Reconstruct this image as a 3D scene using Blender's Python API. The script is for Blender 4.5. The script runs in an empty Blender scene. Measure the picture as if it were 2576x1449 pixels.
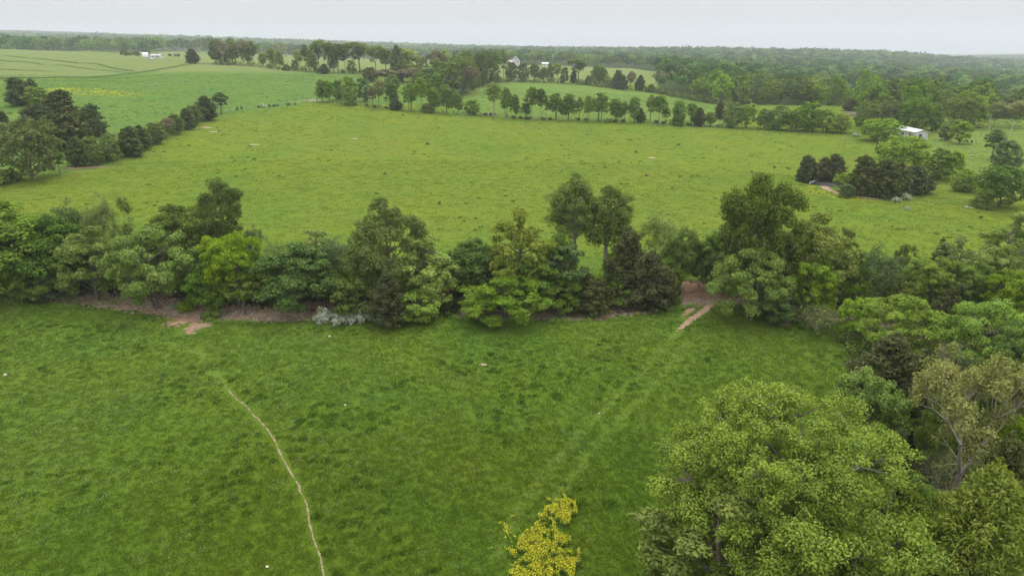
import bpy, math
import numpy as np
R = math.radians
S = bpy.context.scene
COL = S.collection
rng = np.random.default_rng(7)

# ------------------------------------------------------------------ camera
HAZE = 0.00018
CAM_H = 35.0
FPX, CX, CY = 1717.0, 1288.0, 724.0            # focal length and centre for a picture 2576 wide
PITCH = math.atan((CY - 120.0) / FPX)
cam_d = bpy.data.cameras.new('camera')
cam_d.sensor_width = 36.0
cam_d.lens = 36.0 * FPX / 2576.0
cam_d.clip_start = 0.5
cam_d.clip_end = 20000
cam = bpy.data.objects.new('camera', cam_d)
cam.location = (0, 0, CAM_H)
cam.rotation_euler = (math.pi / 2 - PITCH, 0, 0)
COL.objects.link(cam)
S.camera = cam

# ------------------------------------------------------------------ sky and sun (bright overcast)
SUN_EL, SUN_ROT = R(58), R(22)
W = bpy.data.worlds.new('World')
S.world = W
W.use_nodes = True
nt = W.node_tree
nt.nodes.clear()
def wn(t, **k):
    n = nt.nodes.new(t)
    for a, b in k.items():
        setattr(n, a, b)
    return n
w_out = wn('ShaderNodeOutputWorld')
w_bg = wn('ShaderNodeBackground')
w_sky = wn('ShaderNodeTexSky')
w_sky.sky_type = 'NISHITA'
w_sky.sun_disc = False
w_sky.sun_elevation = SUN_EL
w_sky.sun_rotation = SUN_ROT
w_sky.dust_density = 3.0
w_geo = wn('ShaderNodeTexCoord')
w_sep = wn('ShaderNodeSeparateXYZ')
w_ramp = wn('ShaderNodeMapRange')
w_ramp.inputs['From Min'].default_value = 0.0
w_ramp.inputs['From Max'].default_value = 1.0
w_ramp.inputs['To Min'].default_value = 5.5          # brightness of the cloud deck at the horizon
w_ramp.inputs['To Max'].default_value = 24.0         # and overhead
w_noise = wn('ShaderNodeTexNoise')
w_noise.inputs['Scale'].default_value = 2.2
w_noise.inputs['Detail'].default_value = 4
w_map = wn('ShaderNodeMapping')
w_map.inputs['Scale'].default_value = (1, 1, 3.0)
w_nr = wn('ShaderNodeMapRange')
w_nr.inputs['From Min'].default_value = 0.3
w_nr.inputs['From Max'].default_value = 0.7
w_nr.inputs['To Min'].default_value = 0.955
w_nr.inputs['To Max'].default_value = 1.045
w_mul = wn('ShaderNodeMath', operation='MULTIPLY')
w_col = wn('ShaderNodeVectorMath', operation='SCALE')
w_col.inputs[0].default_value = (1.0, 0.98, 0.995)
w_mix = wn('ShaderNodeMix', data_type='RGBA')
w_mix.inputs['Factor'].default_value = 0.93
L = nt.links.new
L(w_geo.outputs['Generated'], w_sep.inputs[0])
L(w_sep.outputs['Z'], w_ramp.inputs['Value'])
L(w_geo.outputs['Generated'], w_map.inputs[0])
L(w_map.outputs[0], w_noise.inputs['Vector'])
L(w_noise.outputs['Fac'], w_nr.inputs['Value'])
L(w_ramp.outputs[0], w_mul.inputs[0])
L(w_nr.outputs[0], w_mul.inputs[1])
L(w_mul.outputs[0], w_col.inputs['Scale'])
L(w_sky.outputs[0], w_mix.inputs['A'])
L(w_col.outputs[0], w_mix.inputs['B'])
L(w_mix.outputs['Result'], w_bg.inputs['Color'])
w_bg.inputs['Strength'].default_value = 0.11
L(w_bg.outputs[0], w_out.inputs[0])

sun_d = bpy.data.lights.new('sun', 'SUN')
sun_d.energy = 1.5
sun_d.angle = R(25)
sun_d.color = (1.0, 0.97, 0.92)
sun = bpy.data.objects.new('sun', sun_d)
sun.rotation_euler = (R(-32), R(0), R(-22))
sun.location = (0, -20, 120)
COL.objects.link(sun)

S.view_settings.view_transform = 'Standard'
S.view_settings.look = 'None'
S.view_settings.exposure = 0.0
S.view_settings.gamma = 1.0
S.view_settings.use_curve_mapping = False
S.cycles.use_denoising = True
try:
    S.cycles.denoiser = 'OPENIMAGEDENOISE'
    S.cycles.denoising_prefilter = 'NONE'
    S.cycles.denoising_input_passes = 'RGB_ALBEDO_NORMAL'
except Exception:
    pass
S.cycles.max_bounces = 6
S.cycles.diffuse_bounces = 4
S.cycles.glossy_bounces = 2
S.cycles.transmission_bounces = 4
S.cycles.transparent_max_bounces = 12
S.cycles.volume_bounces = 1
S.cycles.use_adaptive_sampling = False
S.cycles.sample_clamp_indirect = 6.0

# ------------------------------------------------------------------ small helpers
def new_mesh(name, verts, faces=None, quads=None, tris=None, mat=None, tint=None, smooth=False):
    """verts (n,3); quads (m,4) and or tris (k,3) index arrays"""
    me = bpy.data.meshes.new(name)
    verts = np.asarray(verts, dtype=np.float32)
    loops, totals = [], []
    if quads is not None and len(quads):
        q = np.asarray(quads, dtype=np.int32)
        loops.append(q.ravel()); totals.append(np.full(len(q), 4, np.int32))
    if tris is not None and len(tris):
        t = np.asarray(tris, dtype=np.int32)
        loops.append(t.ravel()); totals.append(np.full(len(t), 3, np.int32))
    loops = np.concatenate(loops); totals = np.concatenate(totals)
    starts = np.concatenate([[0], np.cumsum(totals)[:-1]]).astype(np.int32)
    me.vertices.add(len(verts)); me.vertices.foreach_set('co', verts.ravel())
    me.loops.add(len(loops)); me.loops.foreach_set('vertex_index', loops)
    me.polygons.add(len(totals))
    me.polygons.foreach_set('loop_start', starts)
    me.polygons.foreach_set('loop_total', totals)
    if smooth:
        me.polygons.foreach_set('use_smooth', np.ones(len(totals), bool))
    me.update(calc_edges=True)
    if tint is not None:
        a = me.attributes.new('tint', 'FLOAT', 'FACE')
        a.data.foreach_set('value', np.asarray(tint, np.float32))
    if mat is not None:
        me.materials.append(mat)
    return me

def link(name, data, parent=None, loc=None):
    o = bpy.data.objects.new(name, data)
    COL.objects.link(o)
    if parent is not None:
        o.parent = parent
    if loc is not None:
        o.location = loc
    return o

def tag(o, label=None, cat=None, group=None, kind=None):
    if label: o['label'] = label
    if cat: o['category'] = cat
    if group: o['group'] = group
    if kind: o['kind'] = kind
    return o

def hash2(ix, iy, seed=0):
    h = (ix.astype(np.int64) * 374761393 + iy.astype(np.int64) * 668265263 + seed * 982451653) & 0xffffffff
    h = ((h ^ (h >> 13)) * 1274126177) & 0xffffffff
    return ((h ^ (h >> 16)) & 0xffff) / 65535.0

def vnoise(x, y, scale, seed=0):
    x = np.asarray(x, float) / scale; y = np.asarray(y, float) / scale
    ix = np.floor(x); iy = np.floor(y)
    fx = x - ix; fy = y - iy
    fx = fx * fx * (3 - 2 * fx); fy = fy * fy * (3 - 2 * fy)
    a = hash2(ix, iy, seed); b = hash2(ix + 1, iy, seed)
    c = hash2(ix, iy + 1, seed); d = hash2(ix + 1, iy + 1, seed)
    return (a * (1 - fx) + b * fx) * (1 - fy) + (c * (1 - fx) + d * fx) * fy

def ray(px, py):
    xc = (np.asarray(px, float) - CX) / FPX
    yc = -(np.asarray(py, float) - CY) / FPX
    return xc, math.cos(PITCH) + yc * math.sin(PITCH), -math.sin(PITCH) + yc * math.cos(PITCH)

def project(x, y, z):
    zz = np.asarray(z, float) - CAM_H
    u = y * math.sin(PITCH) + zz * math.cos(PITCH)
    f = y * math.cos(PITCH) - zz * math.sin(PITCH)
    fs = np.where(f > 0.1, f, 0.1)
    return CX + FPX * x / fs, CY - FPX * u / fs, f

def in_poly(px, py, poly):
    px = np.asarray(px); py = np.asarray(py)
    inside = np.zeros(px.shape, bool)
    n = len(poly)
    for i in range(n):
        x0, y0 = poly[i]; x1, y1 = poly[(i + 1) % n]
        if y0 == y1: continue
        c = ((y0 > py) != (y1 > py)) & (px < (x1 - x0) * (py - y0) / (y1 - y0) + x0)
        inside ^= c
    return inside

def polydist(x, y, pts):
    """distance to a polyline, and the fraction of its length at the closest point"""
    best = np.full(np.shape(x), 1e9); frac = np.zeros(np.shape(x))
    n = len(pts) - 1
    for i in range(n):
        ax, ay = pts[i][0], pts[i][1]; bx, by = pts[i + 1][0], pts[i + 1][1]
        dx, dy = bx - ax, by - ay
        t = np.clip(((x - ax) * dx + (y - ay) * dy) / (dx * dx + dy * dy + 1e-9), 0, 1)
        d = np.hypot(x - ax - t * dx, y - ay - t * dy)
        m = d < best
        best = np.where(m, d, best); frac = np.where(m, (i + t) / n, frac)
    return best, frac

# ------------------------------------------------------------------ lie of the land
CT = []
def c(px, py, Y, dz=0.0):
    dx, dy, dz_ = ray(px, py)
    t = Y / dy
    CT.append((t * dx, Y, CAM_H + t * dz_ - dz))
for th in (-50, -30, -10, 10, 30, 50):
    for rr in (10, 25, 45, 65):
        CT.append((rr * math.sin(R(th)), rr * math.cos(R(th)), 0.0))
for x_, Y_ in ((-75, 92), (-40, 88), (0, 85), (30, 82), (50, 78), (80, 80)):
    CT.append((x_, Y_, 0.0))
# far bank and main slope
for a in ((1288, 660, 110), (1288, 500, 150), (1288, 400, 193), (1288, 310, 262), (1288, 215, 440), (1500, 303, 268),
          (1800, 320, 262), (2150, 340, 252), (1800, 265, 345), (1640, 232, 440), (1900, 420, 185), (1900, 560, 132),
          (1150, 292, 272), (1170, 235, 365), (600, 330, 222), (600, 500, 141), (600, 620, 112), (0, 560, 120),
          (0, 655, 106), (230, 425, 157), (65, 450, 147), (50, 260, 232), (150, 232, 262), (530, 285, 262), (800, 258, 290),
          (800, 300, 250), (950, 275, 280), (330, 185, 390), (0, 196, 330), (480, 160, 450), (700, 175, 432), (940, 192, 415),
          (0, 125, 700), (200, 133, 680), (300, 140, 650), (400, 150, 600), (600, 168, 440), (-400, 300, 250), (-400, 160, 420),
          (-400, 500, 140),
          # right side
          (2100, 470, 162), (2570, 560, 130), (2350, 510, 147), (2310, 352, 238), (2576, 400, 198), (2576, 330, 262),
          (2150, 270, 335), (2400, 320, 268), (2700, 300, 300), (2200, 650, 105), (2576, 660, 98), (2900, 520, 140),
          # behind the tree lines
          (400, 141, 780), (450, 136, 880), (450, 129, 1080), (620, 152, 560), (700, 158, 540), (900, 166, 560), (1000, 168, 600),
          (1290, 166, 690), (1400, 167, 740), (1640, 206, 490), (1520, 175, 660)):
    c(*a)
# under the woods: the crown line less a tree's height
for a in ((0, 112, 1050, 14), (0, 97, 1900, 15), (250, 99, 1900, 15), (450, 107, 1800, 15), (0, 77, 4600, 0), (300, 84, 4600, 0),
          (500, 94, 4700, 0), (650, 98, 4800, 0), (900, 111, 4600, 0), (1100, 119, 4200, 0), (700, 122, 1700, 15),
          (900, 128, 1500, 15), (1150, 130, 1500, 15), (1300, 128, 1700, 15), (1500, 134, 1400, 15), (1700, 130, 1500, 15),
          (1900, 128, 1700, 15), (2100, 130, 1800, 15), (2250, 135, 1800, 15), (2400, 160, 1500, 15), (2000, 195, 400, 15),
          (2000, 165, 800, 15), (2250, 172, 800, 15), (2400, 180, 900, 15), (2576, 210, 560, 15), (2576, 185, 1000, 15),
          (2576, 138, 3100, 0), (2400, 142, 3200, 0), (2700, 138, 3000, 0), (2400, 245, 400, 14), (2576, 245, 420, 14),
          (1300, 126, 4500, 12), (1800, 133, 4000, 12), (2900, 200, 700, 15), (2900, 150, 2500, 12)):
    c(*a)
for a in ((1700, 136, 4700), (1900, 142, 4600), (2200, 149, 4600), (2400, 152, 4600), (2576, 147, 4600), (2800, 147, 4600), (1500, 131, 4700), (2300, 158, 2600), (2450, 165, 2200)):
    c(*a)
CT = np.array(CT)
def qmap(x, y):
    return np.stack([1.4 * np.arctan2(x, y), 0.9 * np.log(np.maximum(np.hypot(x, y), 5.0))], -1)
_q = qmap(CT[:, 0], CT[:, 1])
def _k(d2):
    return 0.5 * d2 * np.log(d2 + 1e-12)
_n = len(_q)
_A = np.zeros((_n + 3, _n + 3))
_A[:_n, :_n] = _k(((_q[:, None] - _q[None]) ** 2).sum(-1)) + np.eye(_n) * 1.5e-4
_A[:_n, _n] = 1; _A[:_n, _n + 1:] = _q
_A[_n, :_n] = 1; _A[_n + 1:, :_n] = _q.T
_w = np.linalg.solve(_A, np.concatenate([CT[:, 2], [0, 0, 0]]))
TH_MAX = R(48)
def z_raw(x, y):
    x = np.asarray(x, float); y = np.asarray(y, float)
    th = np.arctan2(x, y); r = np.maximum(np.hypot(x, y), 5.0)
    tc = np.clip(th, -TH_MAX, TH_MAX)
    q = np.stack([1.4 * tc, 0.9 * np.log(np.minimum(r, 4800.0))], -1)
    out = np.empty(q.shape[:-1]).ravel(); qf = q.reshape(-1, 2)
    for i in range(0, len(qf), 20000):
        qq = qf[i:i + 20000]
        d2 = ((qq[:, None] - _q[None]) ** 2).sum(-1)
        out[i:i + 20000] = _k(d2) @ _w[:_n] + _w[_n] + qq @ _w[_n + 1:]
    z = out.reshape(np.shape(x))
    side = np.clip((np.abs(th) - TH_MAX) / R(60), 0, 1)
    z = z * (1 - side * side * (3 - 2 * side))
    amp = np.clip((r - 25) / 60, 0.15, 1) * np.clip(r / 400, 0.28, 4)
    z = z + amp * 1.0 * (vnoise(x, y, 26, 1) - 0.5) + amp * 0.35 * (vnoise(x, y, 8, 2) - 0.5)
    z = z + 0.10 * (vnoise(x, y, 2.6, 3) - 0.5)
    return z

ths = np.concatenate([np.linspace(-180, -52, 18)[:-1], np.arange(-52, -44, 1.0), np.arange(-44, 44.01, 0.36), np.arange(45, 52.1, 1.0), np.linspace(52, 180, 18)[1:]])
ths = np.unique(np.round(ths, 4))
THS = np.radians(ths)
_r1 = 18 * np.exp(0.0125 * np.arange(0, 236))
_r2 = _r1[-1] * np.exp(0.026 * np.arange(1, 124))
RS = np.concatenate([[4, 7, 10, 13, 15.5], _r1, _r2])
GT, GR = np.meshgrid(THS, RS)
GX = GR * np.sin(GT); GY = GR * np.cos(GT)
GZ = z_raw(GX, GY)
LRS = np.log(RS)
def zg(x, y):
    """height of the ground mesh, bilinear in its own grid"""
    x = np.asarray(x, float); y = np.asarray(y, float)
    ti = np.interp(np.arctan2(x, y), THS, np.arange(len(THS)))
    ri = np.interp(np.log(np.maximum(np.hypot(x, y), 4.0)), LRS, np.arange(len(RS)))
    t0 = np.clip(np.floor(ti).astype(int), 0, len(THS) - 2); r0 = np.clip(np.floor(ri).astype(int), 0, len(RS) - 2)
    ft = ti - t0; fr = ri - r0
    return ((GZ[r0, t0] * (1 - ft) + GZ[r0, t0 + 1] * ft) * (1 - fr) + (GZ[r0 + 1, t0] * (1 - ft) + GZ[r0 + 1, t0 + 1] * ft) * fr)
_ts = np.exp(np.linspace(math.log(18), math.log(6500), 2600))
def ground(px, py):
    """where the line of sight through a point of the photograph meets the land"""
    dx, dy, dz = ray(px, py)
    z = CAM_H + _ts * dz
    h = zg(_ts * dx, _ts * dy)
    below = np.nonzero(z < h)[0]
    if len(below) == 0:
        i = int(np.argmin(z - h)); t = _ts[i]
    else:
        i = max(below[0], 1)
        a = z[i - 1] - h[i - 1]; b = h[i] - z[i]
        t = _ts[i - 1] + (_ts[i] - _ts[i - 1]) * a / (a + b + 1e-9)
    x, y = t * dx, t * dy
    return float(x), float(y), float(zg(x, y))
def gline(pts):
    return [ground(*p) for p in pts]

# the creek: a shallow channel along the row of trees
CREEK = gline([(-300, 716), (0, 720), (160, 733), (280, 745), (420, 762), (560, 775), (700, 780), (830, 772), (960, 766), (1100, 764), (1250, 776),
               (1400, 780), (1520, 777), (1640, 757), (1760, 736), (1850, 738), (1960, 762), (2080, 772), (2200, 792), (2420, 860), (2750, 960)])
_m = (GR > 40) & (GR < 200) & (np.abs(GT) < R(60))
_d, _f = polydist(GX[_m], GY[_m], CREEK)
GZ[_m] -= 1.0 * np.clip(1 - (_d / 4.6) ** 2, 0, 1) ** 1.2
# the pond in its hollow on the right
POND = ground(2105, 462)
_d = np.hypot((GX - POND[0] - 6) / 15.0, (GY - POND[1] - 3) / 7.5)
GZ -= 1.1 * np.clip(1.25 - _d ** 2, 0, 1)
# ------------------------------------------------------------------ materials
def mat(name):
    m = bpy.data.materials.new(name)
    m.use_nodes = True
    t = m.node_tree
    t.nodes.clear()
    return m, t
class NB:
    def __init__(s, t): s.t = t
    def n(s, typ, ins=None, **k):
        n = s.t.nodes.new(typ)
        for a, b in k.items(): setattr(n, a, b)
        for a, b in (ins or {}).items():
            if hasattr(b, 'links'): s.t.links.new(b, n.inputs[a])
            else: n.inputs[a].default_value = b
        return n
    def noise(s, vec, scale, detail=3, rough=0.55):
        return s.n('ShaderNodeTexNoise', {'Vector': vec, 'Scale': scale, 'Detail': detail, 'Roughness': rough}).outputs['Fac']
    def rng(s, v, a, b, c_, d):
        return s.n('ShaderNodeMapRange', {'Value': v, 'From Min': a, 'From Max': b, 'To Min': c_, 'To Max': d}).outputs[0]
    def mix(s, f, a, b, mode='MIX'):
        m = s.n('ShaderNodeMix', {'Factor': f, 'A': a, 'B': b}, data_type='RGBA', blend_type=mode)
        return m.outputs['Result']
    def math(s, op, a, b=0.0):
        return s.n('ShaderNodeMath', {0: a, 1: b}, operation=op).outputs[0]
    def mixin(s, f, a, b, mode='MIX'):
        m = s.t.nodes.new('ShaderNodeMix'); m.data_type = 'RGBA'; m.blend_type = mode
        for idx, v in ((0, f), (6, a), (7, b)):
            if hasattr(v, 'links'): s.t.links.new(v, m.inputs[idx])
            else: m.inputs[idx].default_value = v if idx == 0 else (tuple(v) + (1.0,) if len(v) == 3 else v)
        return m.outputs[2]
    def out(s, shader, disp=None):
        o = s.n('ShaderNodeOutputMaterial', {'Surface': shader})
        if disp is not None: s.t.links.new(disp, o.inputs['Displacement'])

def leaf_mat(name, c1, c2, trans=0.19, vary=0.16, rough=0.55, step=None):
    """leaves: colour runs from c1 to c2 over the face attribute 'tint', and every crown differs a little"""
    m, t = mat(name); b = NB(t)
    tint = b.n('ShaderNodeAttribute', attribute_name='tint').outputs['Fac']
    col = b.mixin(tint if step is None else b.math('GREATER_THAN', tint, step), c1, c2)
    rnd = b.n('ShaderNodeObjectInfo').outputs['Random']
    hs = b.n('ShaderNodeHueSaturation', {'Color': col, 'Hue': b.rng(rnd, 0, 1, 0.493, 0.507),
             'Saturation': b.rng(b.math('FRACT', b.math('MULTIPLY', rnd, 7.31)), 0, 1, 0.9, 1.08),
             'Value': b.rng(b.math('FRACT', b.math('MULTIPLY', rnd, 3.77)), 0, 1, 1 - vary, 1 + vary)}).outputs[0]
    d = b.n('ShaderNodeBsdfDiffuse', {'Color': hs}).outputs[0]
    tr = b.n('ShaderNodeBsdfTranslucent', {'Color': b.mixin(1.0, hs, (trans * 2.3, trans * 2.5, trans * 1.2), 'MULTIPLY')}).outputs[0]
    s = b.n('ShaderNodeAddShader', {0: d, 1: tr}).outputs[0]
    g = b.n('ShaderNodeBsdfGlossy', {'Color': (1, 1, 1, 1), 'Roughness': rough}).outputs[0]
    b.out(b.n('ShaderNodeMixShader', {0: 0.012, 1: s, 2: g}).outputs[0])
    return m

def bark_mat(name, c1, c2):
    m, t = mat(name); b = NB(t)
    pos = b.n('ShaderNodeTexCoord').outputs['Object']
    mp = b.n('ShaderNodeMapping', {'Vector': pos, 'Scale': (3, 3, 0.7)}).outputs[0]
    n = b.noise(mp, 4.0, 5)
    col = b.mixin(b.rng(n, 0.35, 0.65, 0, 1), c1, c2)
    bs = b.n('ShaderNodeBsdfPrincipled', {'Base Color': col, 'Roughness': 0.9}).outputs[0]
    b.out(bs)
    return m

def plain_mat(name, c1, rough=0.7, c2=None, scale=3.0, metallic=0.0):
    m, t = mat(name); b = NB(t)
    if c2 is None: c2 = tuple(v * 0.86 for v in c1)
    n = b.noise(b.n('ShaderNodeTexCoord').outputs['Object'], scale, 5)
    col = b.mixin(b.rng(n, 0.35, 0.65, 0, 1), c1, c2)
    b.out(b.n('ShaderNodeBsdfPrincipled', {'Base Color': col, 'Roughness': rough, 'Metallic': metallic}).outputs[0])
    return m

def pasture_vary(b, base, pos):
    """clover, coarse tufts and grazed patches: shared by the soil sheet and the blades"""
    n1 = b.noise(pos, 0.022, 3)
    n2 = b.noise(pos, 0.13, 4, 0.6)
    n3 = b.noise(pos, 0.62, 4, 0.6)
    n4 = b.noise(pos, 0.07, 3, 0.55)
    c_ = b.mixin(b.rng(n1, 0.35, 0.65, 0.0, 0.6), base, (0.86, 1.0, 0.80), 'MULTIPLY')
    c_ = b.mixin(b.rng(n4, 0.48, 0.66, 0.0, 0.6), c_, (1.12, 1.03, 0.85), 'MULTIPLY')
    c_ = b.mixin(b.rng(n4, 0.34, 0.48, 0.6, 0.0), c_, (0.80, 0.95, 1.05), 'MULTIPLY')
    c_ = b.mixin(b.rng(n2, 0.45, 0.72, 0.0, 0.40), c_, (1.20, 1.07, 0.95), 'MULTIPLY')
    c_ = b.mixin(b.rng(n3, 0.62, 0.72, 0.0, 0.40), c_, (0.66, 0.78, 0.74), 'MULTIPLY')
    return c_

# ground sheet
m_ground, t = mat('ground_mat'); b = NB(t)
soil = b.n('ShaderNodeAttribute', attribute_name='soil').outputs['Color']
pos = b.n('ShaderNodeNewGeometry').outputs['Position']
colr = pasture_vary(b, soil, pos)
fine = b.noise(pos, 5.0, 5, 0.75)
colr = b.mixin(b.rng(fine, 0.38, 0.62, 0.85, 0.15), colr, (0.58, 0.64, 0.58), 'MULTIPLY')
bs = b.n('ShaderNodeBsdfDiffuse', {'Color': colr}).outputs[0]
b.out(bs)

def zones(x, y, z):
    """albedo of what grows there"""
    px, py, f = project(x, y, z)
    r = np.hypot(x, y)
    jx = (vnoise(x, y, 9, 11) - 0.5) * 16; jy = (vnoise(x, y, 6, 12) - 0.5) * 8
    px = np.where(f > 3, px, -9999) + jx * np.clip(90 / np.maximum(f, 1), 0.1, 1)
    py = py + jy * np.clip(90 / np.maximum(f, 1), 0.1, 1)
    n = x.shape
    col = np.empty(n + (3,)); col[:] = (0.106, 0.176, 0.026)          # near pasture
    k_ = np.clip((r - 42) / 50 + 0.35 * (vnoise(x, y, 24, 14) - .5), 0, 1)[..., None]     # shade between the blades painted into the colour, deeper toward the camera
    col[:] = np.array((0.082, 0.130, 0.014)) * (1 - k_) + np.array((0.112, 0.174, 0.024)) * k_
    grass = np.ones(n)
    def put(mask, rgb, g=1.0):
        col[mask] = rgb; grass[mask] = g
    cd, _ = polydist(x, y, CREEK)
    creek_y = np.interp(x, [p[0] for p in CREEK], [p[1] for p in CREEK])
    far = (y > creek_y) & (f > 3)
    put(far, (0.158, 0.208, 0.032))
    # strip of fresh grass along the foot of the slope
    put(far & (y < creek_y + 26 + 8 * (vnoise(x, y, 30, 5) - .5)), (0.134, 0.195, 0.030))
    put(in_poly(px, py, [(-900, 210), (0, 196), (190, 195), (330, 185), (480, 160), (700, 170), (940, 190), (1130, 225), (1130, 268), (800, 258),
                         (600, 282), (533, 300), (250, 425), (-900, 560)]) & (r > 110), (0.132, 0.205, 0.050))
    put(in_poly(px, py, [(-900, 100), (0, 122), (300, 136), (480, 150), (480, 160), (330, 185), (190, 195), (0, 196), (-900, 215)]) & (r > 250) & (r < 900), (0.188, 0.226, 0.084))
    put((r > 440) & (px < 1750) & (py > 124) & (r < 1200) & ~in_poly(px, py, [(-900, 100), (0, 122), (300, 136), (480, 150), (480, 162), (330, 187), (190, 197), (0, 198), (-900, 215)]) & (py < 212) & (px > 395), (0.195, 0.230, 0.084))
    put(in_poly(px, py, [(1130, 292), (1185, 225), (1270, 207), (1400, 208), (1620, 230), (1830, 272), (1830, 330), (1500, 302), (1300, 296)]), (0.155, 0.225, 0.052))
    put(in_poly(px, py, [(2330, 300), (2750, 280), (2800, 500), (2580, 500), (2460, 455), (2340, 385)]) & (r > 150), (0.172, 0.225, 0.055))
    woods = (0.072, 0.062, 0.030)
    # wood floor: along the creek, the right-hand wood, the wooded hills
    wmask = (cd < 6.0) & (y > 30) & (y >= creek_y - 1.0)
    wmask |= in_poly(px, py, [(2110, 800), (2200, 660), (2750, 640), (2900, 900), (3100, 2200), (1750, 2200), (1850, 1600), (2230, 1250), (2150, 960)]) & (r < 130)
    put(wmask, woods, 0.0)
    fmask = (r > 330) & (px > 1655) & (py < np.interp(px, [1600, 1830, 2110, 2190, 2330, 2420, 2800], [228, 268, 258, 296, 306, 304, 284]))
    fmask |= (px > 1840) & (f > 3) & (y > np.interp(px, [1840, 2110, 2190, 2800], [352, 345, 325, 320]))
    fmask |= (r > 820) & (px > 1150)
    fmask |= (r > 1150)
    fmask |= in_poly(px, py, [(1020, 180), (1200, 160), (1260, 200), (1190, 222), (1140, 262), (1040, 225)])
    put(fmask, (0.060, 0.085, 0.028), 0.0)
    # worn wheel lines through the pasture: paler, shorter grass
    for wl in WORN:
        d, _ = polydist(x, y, wl)
        k = np.clip(1 - d / 0.75, 0, 1)[..., None] * 0.24
        col[:] = col * (1 - k) + np.array((0.20, 0.235, 0.06)) * k
    return col, grass

WORN = [gline([(1697, 842), (1640, 905), (1560, 985), (1470, 1080), (1380, 1180), (1300, 1290), (1250, 1395)]),
        gline([(1740, 850), (1690, 915), (1620, 990), (1530, 1085), (1440, 1190), (1370, 1290)]),
        gline([(500, 880), (530, 930), (562, 960)]),
        gline([(430, 865), (470, 880), (520, 893)]),
        gline([(1250, 640), (1400, 610), (1600, 575), (1800, 550)])]
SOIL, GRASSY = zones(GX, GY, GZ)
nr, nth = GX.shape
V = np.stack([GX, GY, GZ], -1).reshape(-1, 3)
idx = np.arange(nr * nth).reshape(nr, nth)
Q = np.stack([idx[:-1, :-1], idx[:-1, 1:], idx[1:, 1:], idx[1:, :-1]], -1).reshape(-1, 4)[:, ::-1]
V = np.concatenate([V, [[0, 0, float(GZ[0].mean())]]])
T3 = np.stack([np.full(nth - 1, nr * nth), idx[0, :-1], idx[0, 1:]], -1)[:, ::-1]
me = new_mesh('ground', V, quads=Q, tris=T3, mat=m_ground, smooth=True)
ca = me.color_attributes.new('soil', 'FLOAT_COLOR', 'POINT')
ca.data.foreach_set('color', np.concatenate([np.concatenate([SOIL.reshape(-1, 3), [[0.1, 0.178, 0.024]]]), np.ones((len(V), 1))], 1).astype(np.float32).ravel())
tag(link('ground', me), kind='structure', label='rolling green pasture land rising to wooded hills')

# ------------------------------------------------------------------ bare earth, tracks, creek bed, water
def dirt_mat(name, c1, c2, edge=True, scale=1.4, keep=0.5):
    m, t = mat(name); b = NB(t)
    pos = b.n('ShaderNodeNewGeometry').outputs['Position']
    n = b.noise(pos, scale, 6, 0.7)
    col = b.mixin(b.rng(n, 0.33, 0.67, 0, 1), c1, c2)
    n2 = b.noise(pos, 9.0, 4, 0.7)
    col = b.mixin(b.rng(n2, 0.4, 0.62, 0.45, 0.0), col, (0.5, 0.47, 0.42), 'MULTIPLY')
    bs = b.n('ShaderNodeBsdfDiffuse', {'Color': col}).outputs[0]
    if edge:                                   # grass roots grow in from the sides: ragged holes in the sheet
        e = b.n('ShaderNodeAttribute', attribute_name='edge').outputs['Fac']
        v = b.math('ADD', e, b.rng(b.noise(pos, 1.7, 5, 0.7), 0.3, 0.7, -0.5, 0.5))
        f = b.math('GREATER_THAN', v, keep)
        bs = b.n('ShaderNodeMixShader', {0: f, 1: b.n('ShaderNodeBsdfTransparent').outputs[0], 2: bs}).outputs[0]
    b.out(bs)
    return m

def strip(name, pts, widths, m, lift=0.03, step=0.5, across=6, wob=0.3, seed=0, fade=(0.0, 0.0)):
    """a ragged band draped over the land; 'edge' is 1 along the middle and 0 at the sides"""
    P = np.array([p[:2] for p in pts]); seg = np.hypot(*np.diff(P, axis=0).T); s = np.concatenate([[0], np.cumsum(seg)])
    n = max(4, int(s[-1] / step)); u = np.linspace(0, s[-1], n)
    # smooth the corners
    x = np.interp(u, s, P[:, 0]); y = np.interp(u, s, P[:, 1])
    k = max(1, int(2.0 / step))
    ker = np.ones(2 * k + 1) / (2 * k + 1)
    x = np.convolve(np.pad(x, k, mode='edge'), ker, 'valid'); y = np.convolve(np.pad(y, k, mode='edge'), ker, 'valid')
    tx = np.gradient(x); ty = np.gradient(y); l = np.hypot(tx, ty) + 1e-9
    nx, ny = -ty / l, tx / l
    w = np.interp(u, np.linspace(0, s[-1], len(widths)), widths)
    off = (vnoise(u, u * 0 + seed, 3.0, 40 + seed) - 0.5) * wob * 2 + (vnoise(u, u * 0 + seed, 0.9, 41 + seed) - 0.5) * wob
    lat = np.linspace(-0.5, 0.5, across + 1)
    X = x[:, None] + nx[:, None] * (lat[None] * w[:, None] + off[:, None]); Y = y[:, None] + ny[:, None] * (lat[None] * w[:, None] + off[:, None])
    Z = zg(X, Y) + lift
    e = np.repeat((1 - np.abs(lat * 2))[None], n, 0)
    fr = u / s[-1]
    if fade[0]: e = e * np.clip(fr / fade[0], 0, 1)[:, None]
    if fade[1]: e = e * np.clip((1 - fr) / fade[1], 0, 1)[:, None]
    ii = np.arange(n * (across + 1)).reshape(n, across + 1)
    q = np.stack([ii[:-1, :-1], ii[1:, :-1], ii[1:, 1:], ii[:-1, 1:]], -1).reshape(-1, 4)
    me = new_mesh(name, np.stack([X, Y, Z], -1).reshape(-1, 3), quads=q, mat=m, smooth=True)
    a = me.attributes.new('edge', 'FLOAT', 'POINT'); a.data.foreach_set('value', e.astype(np.float32).ravel())
    return link(name, me)

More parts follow.
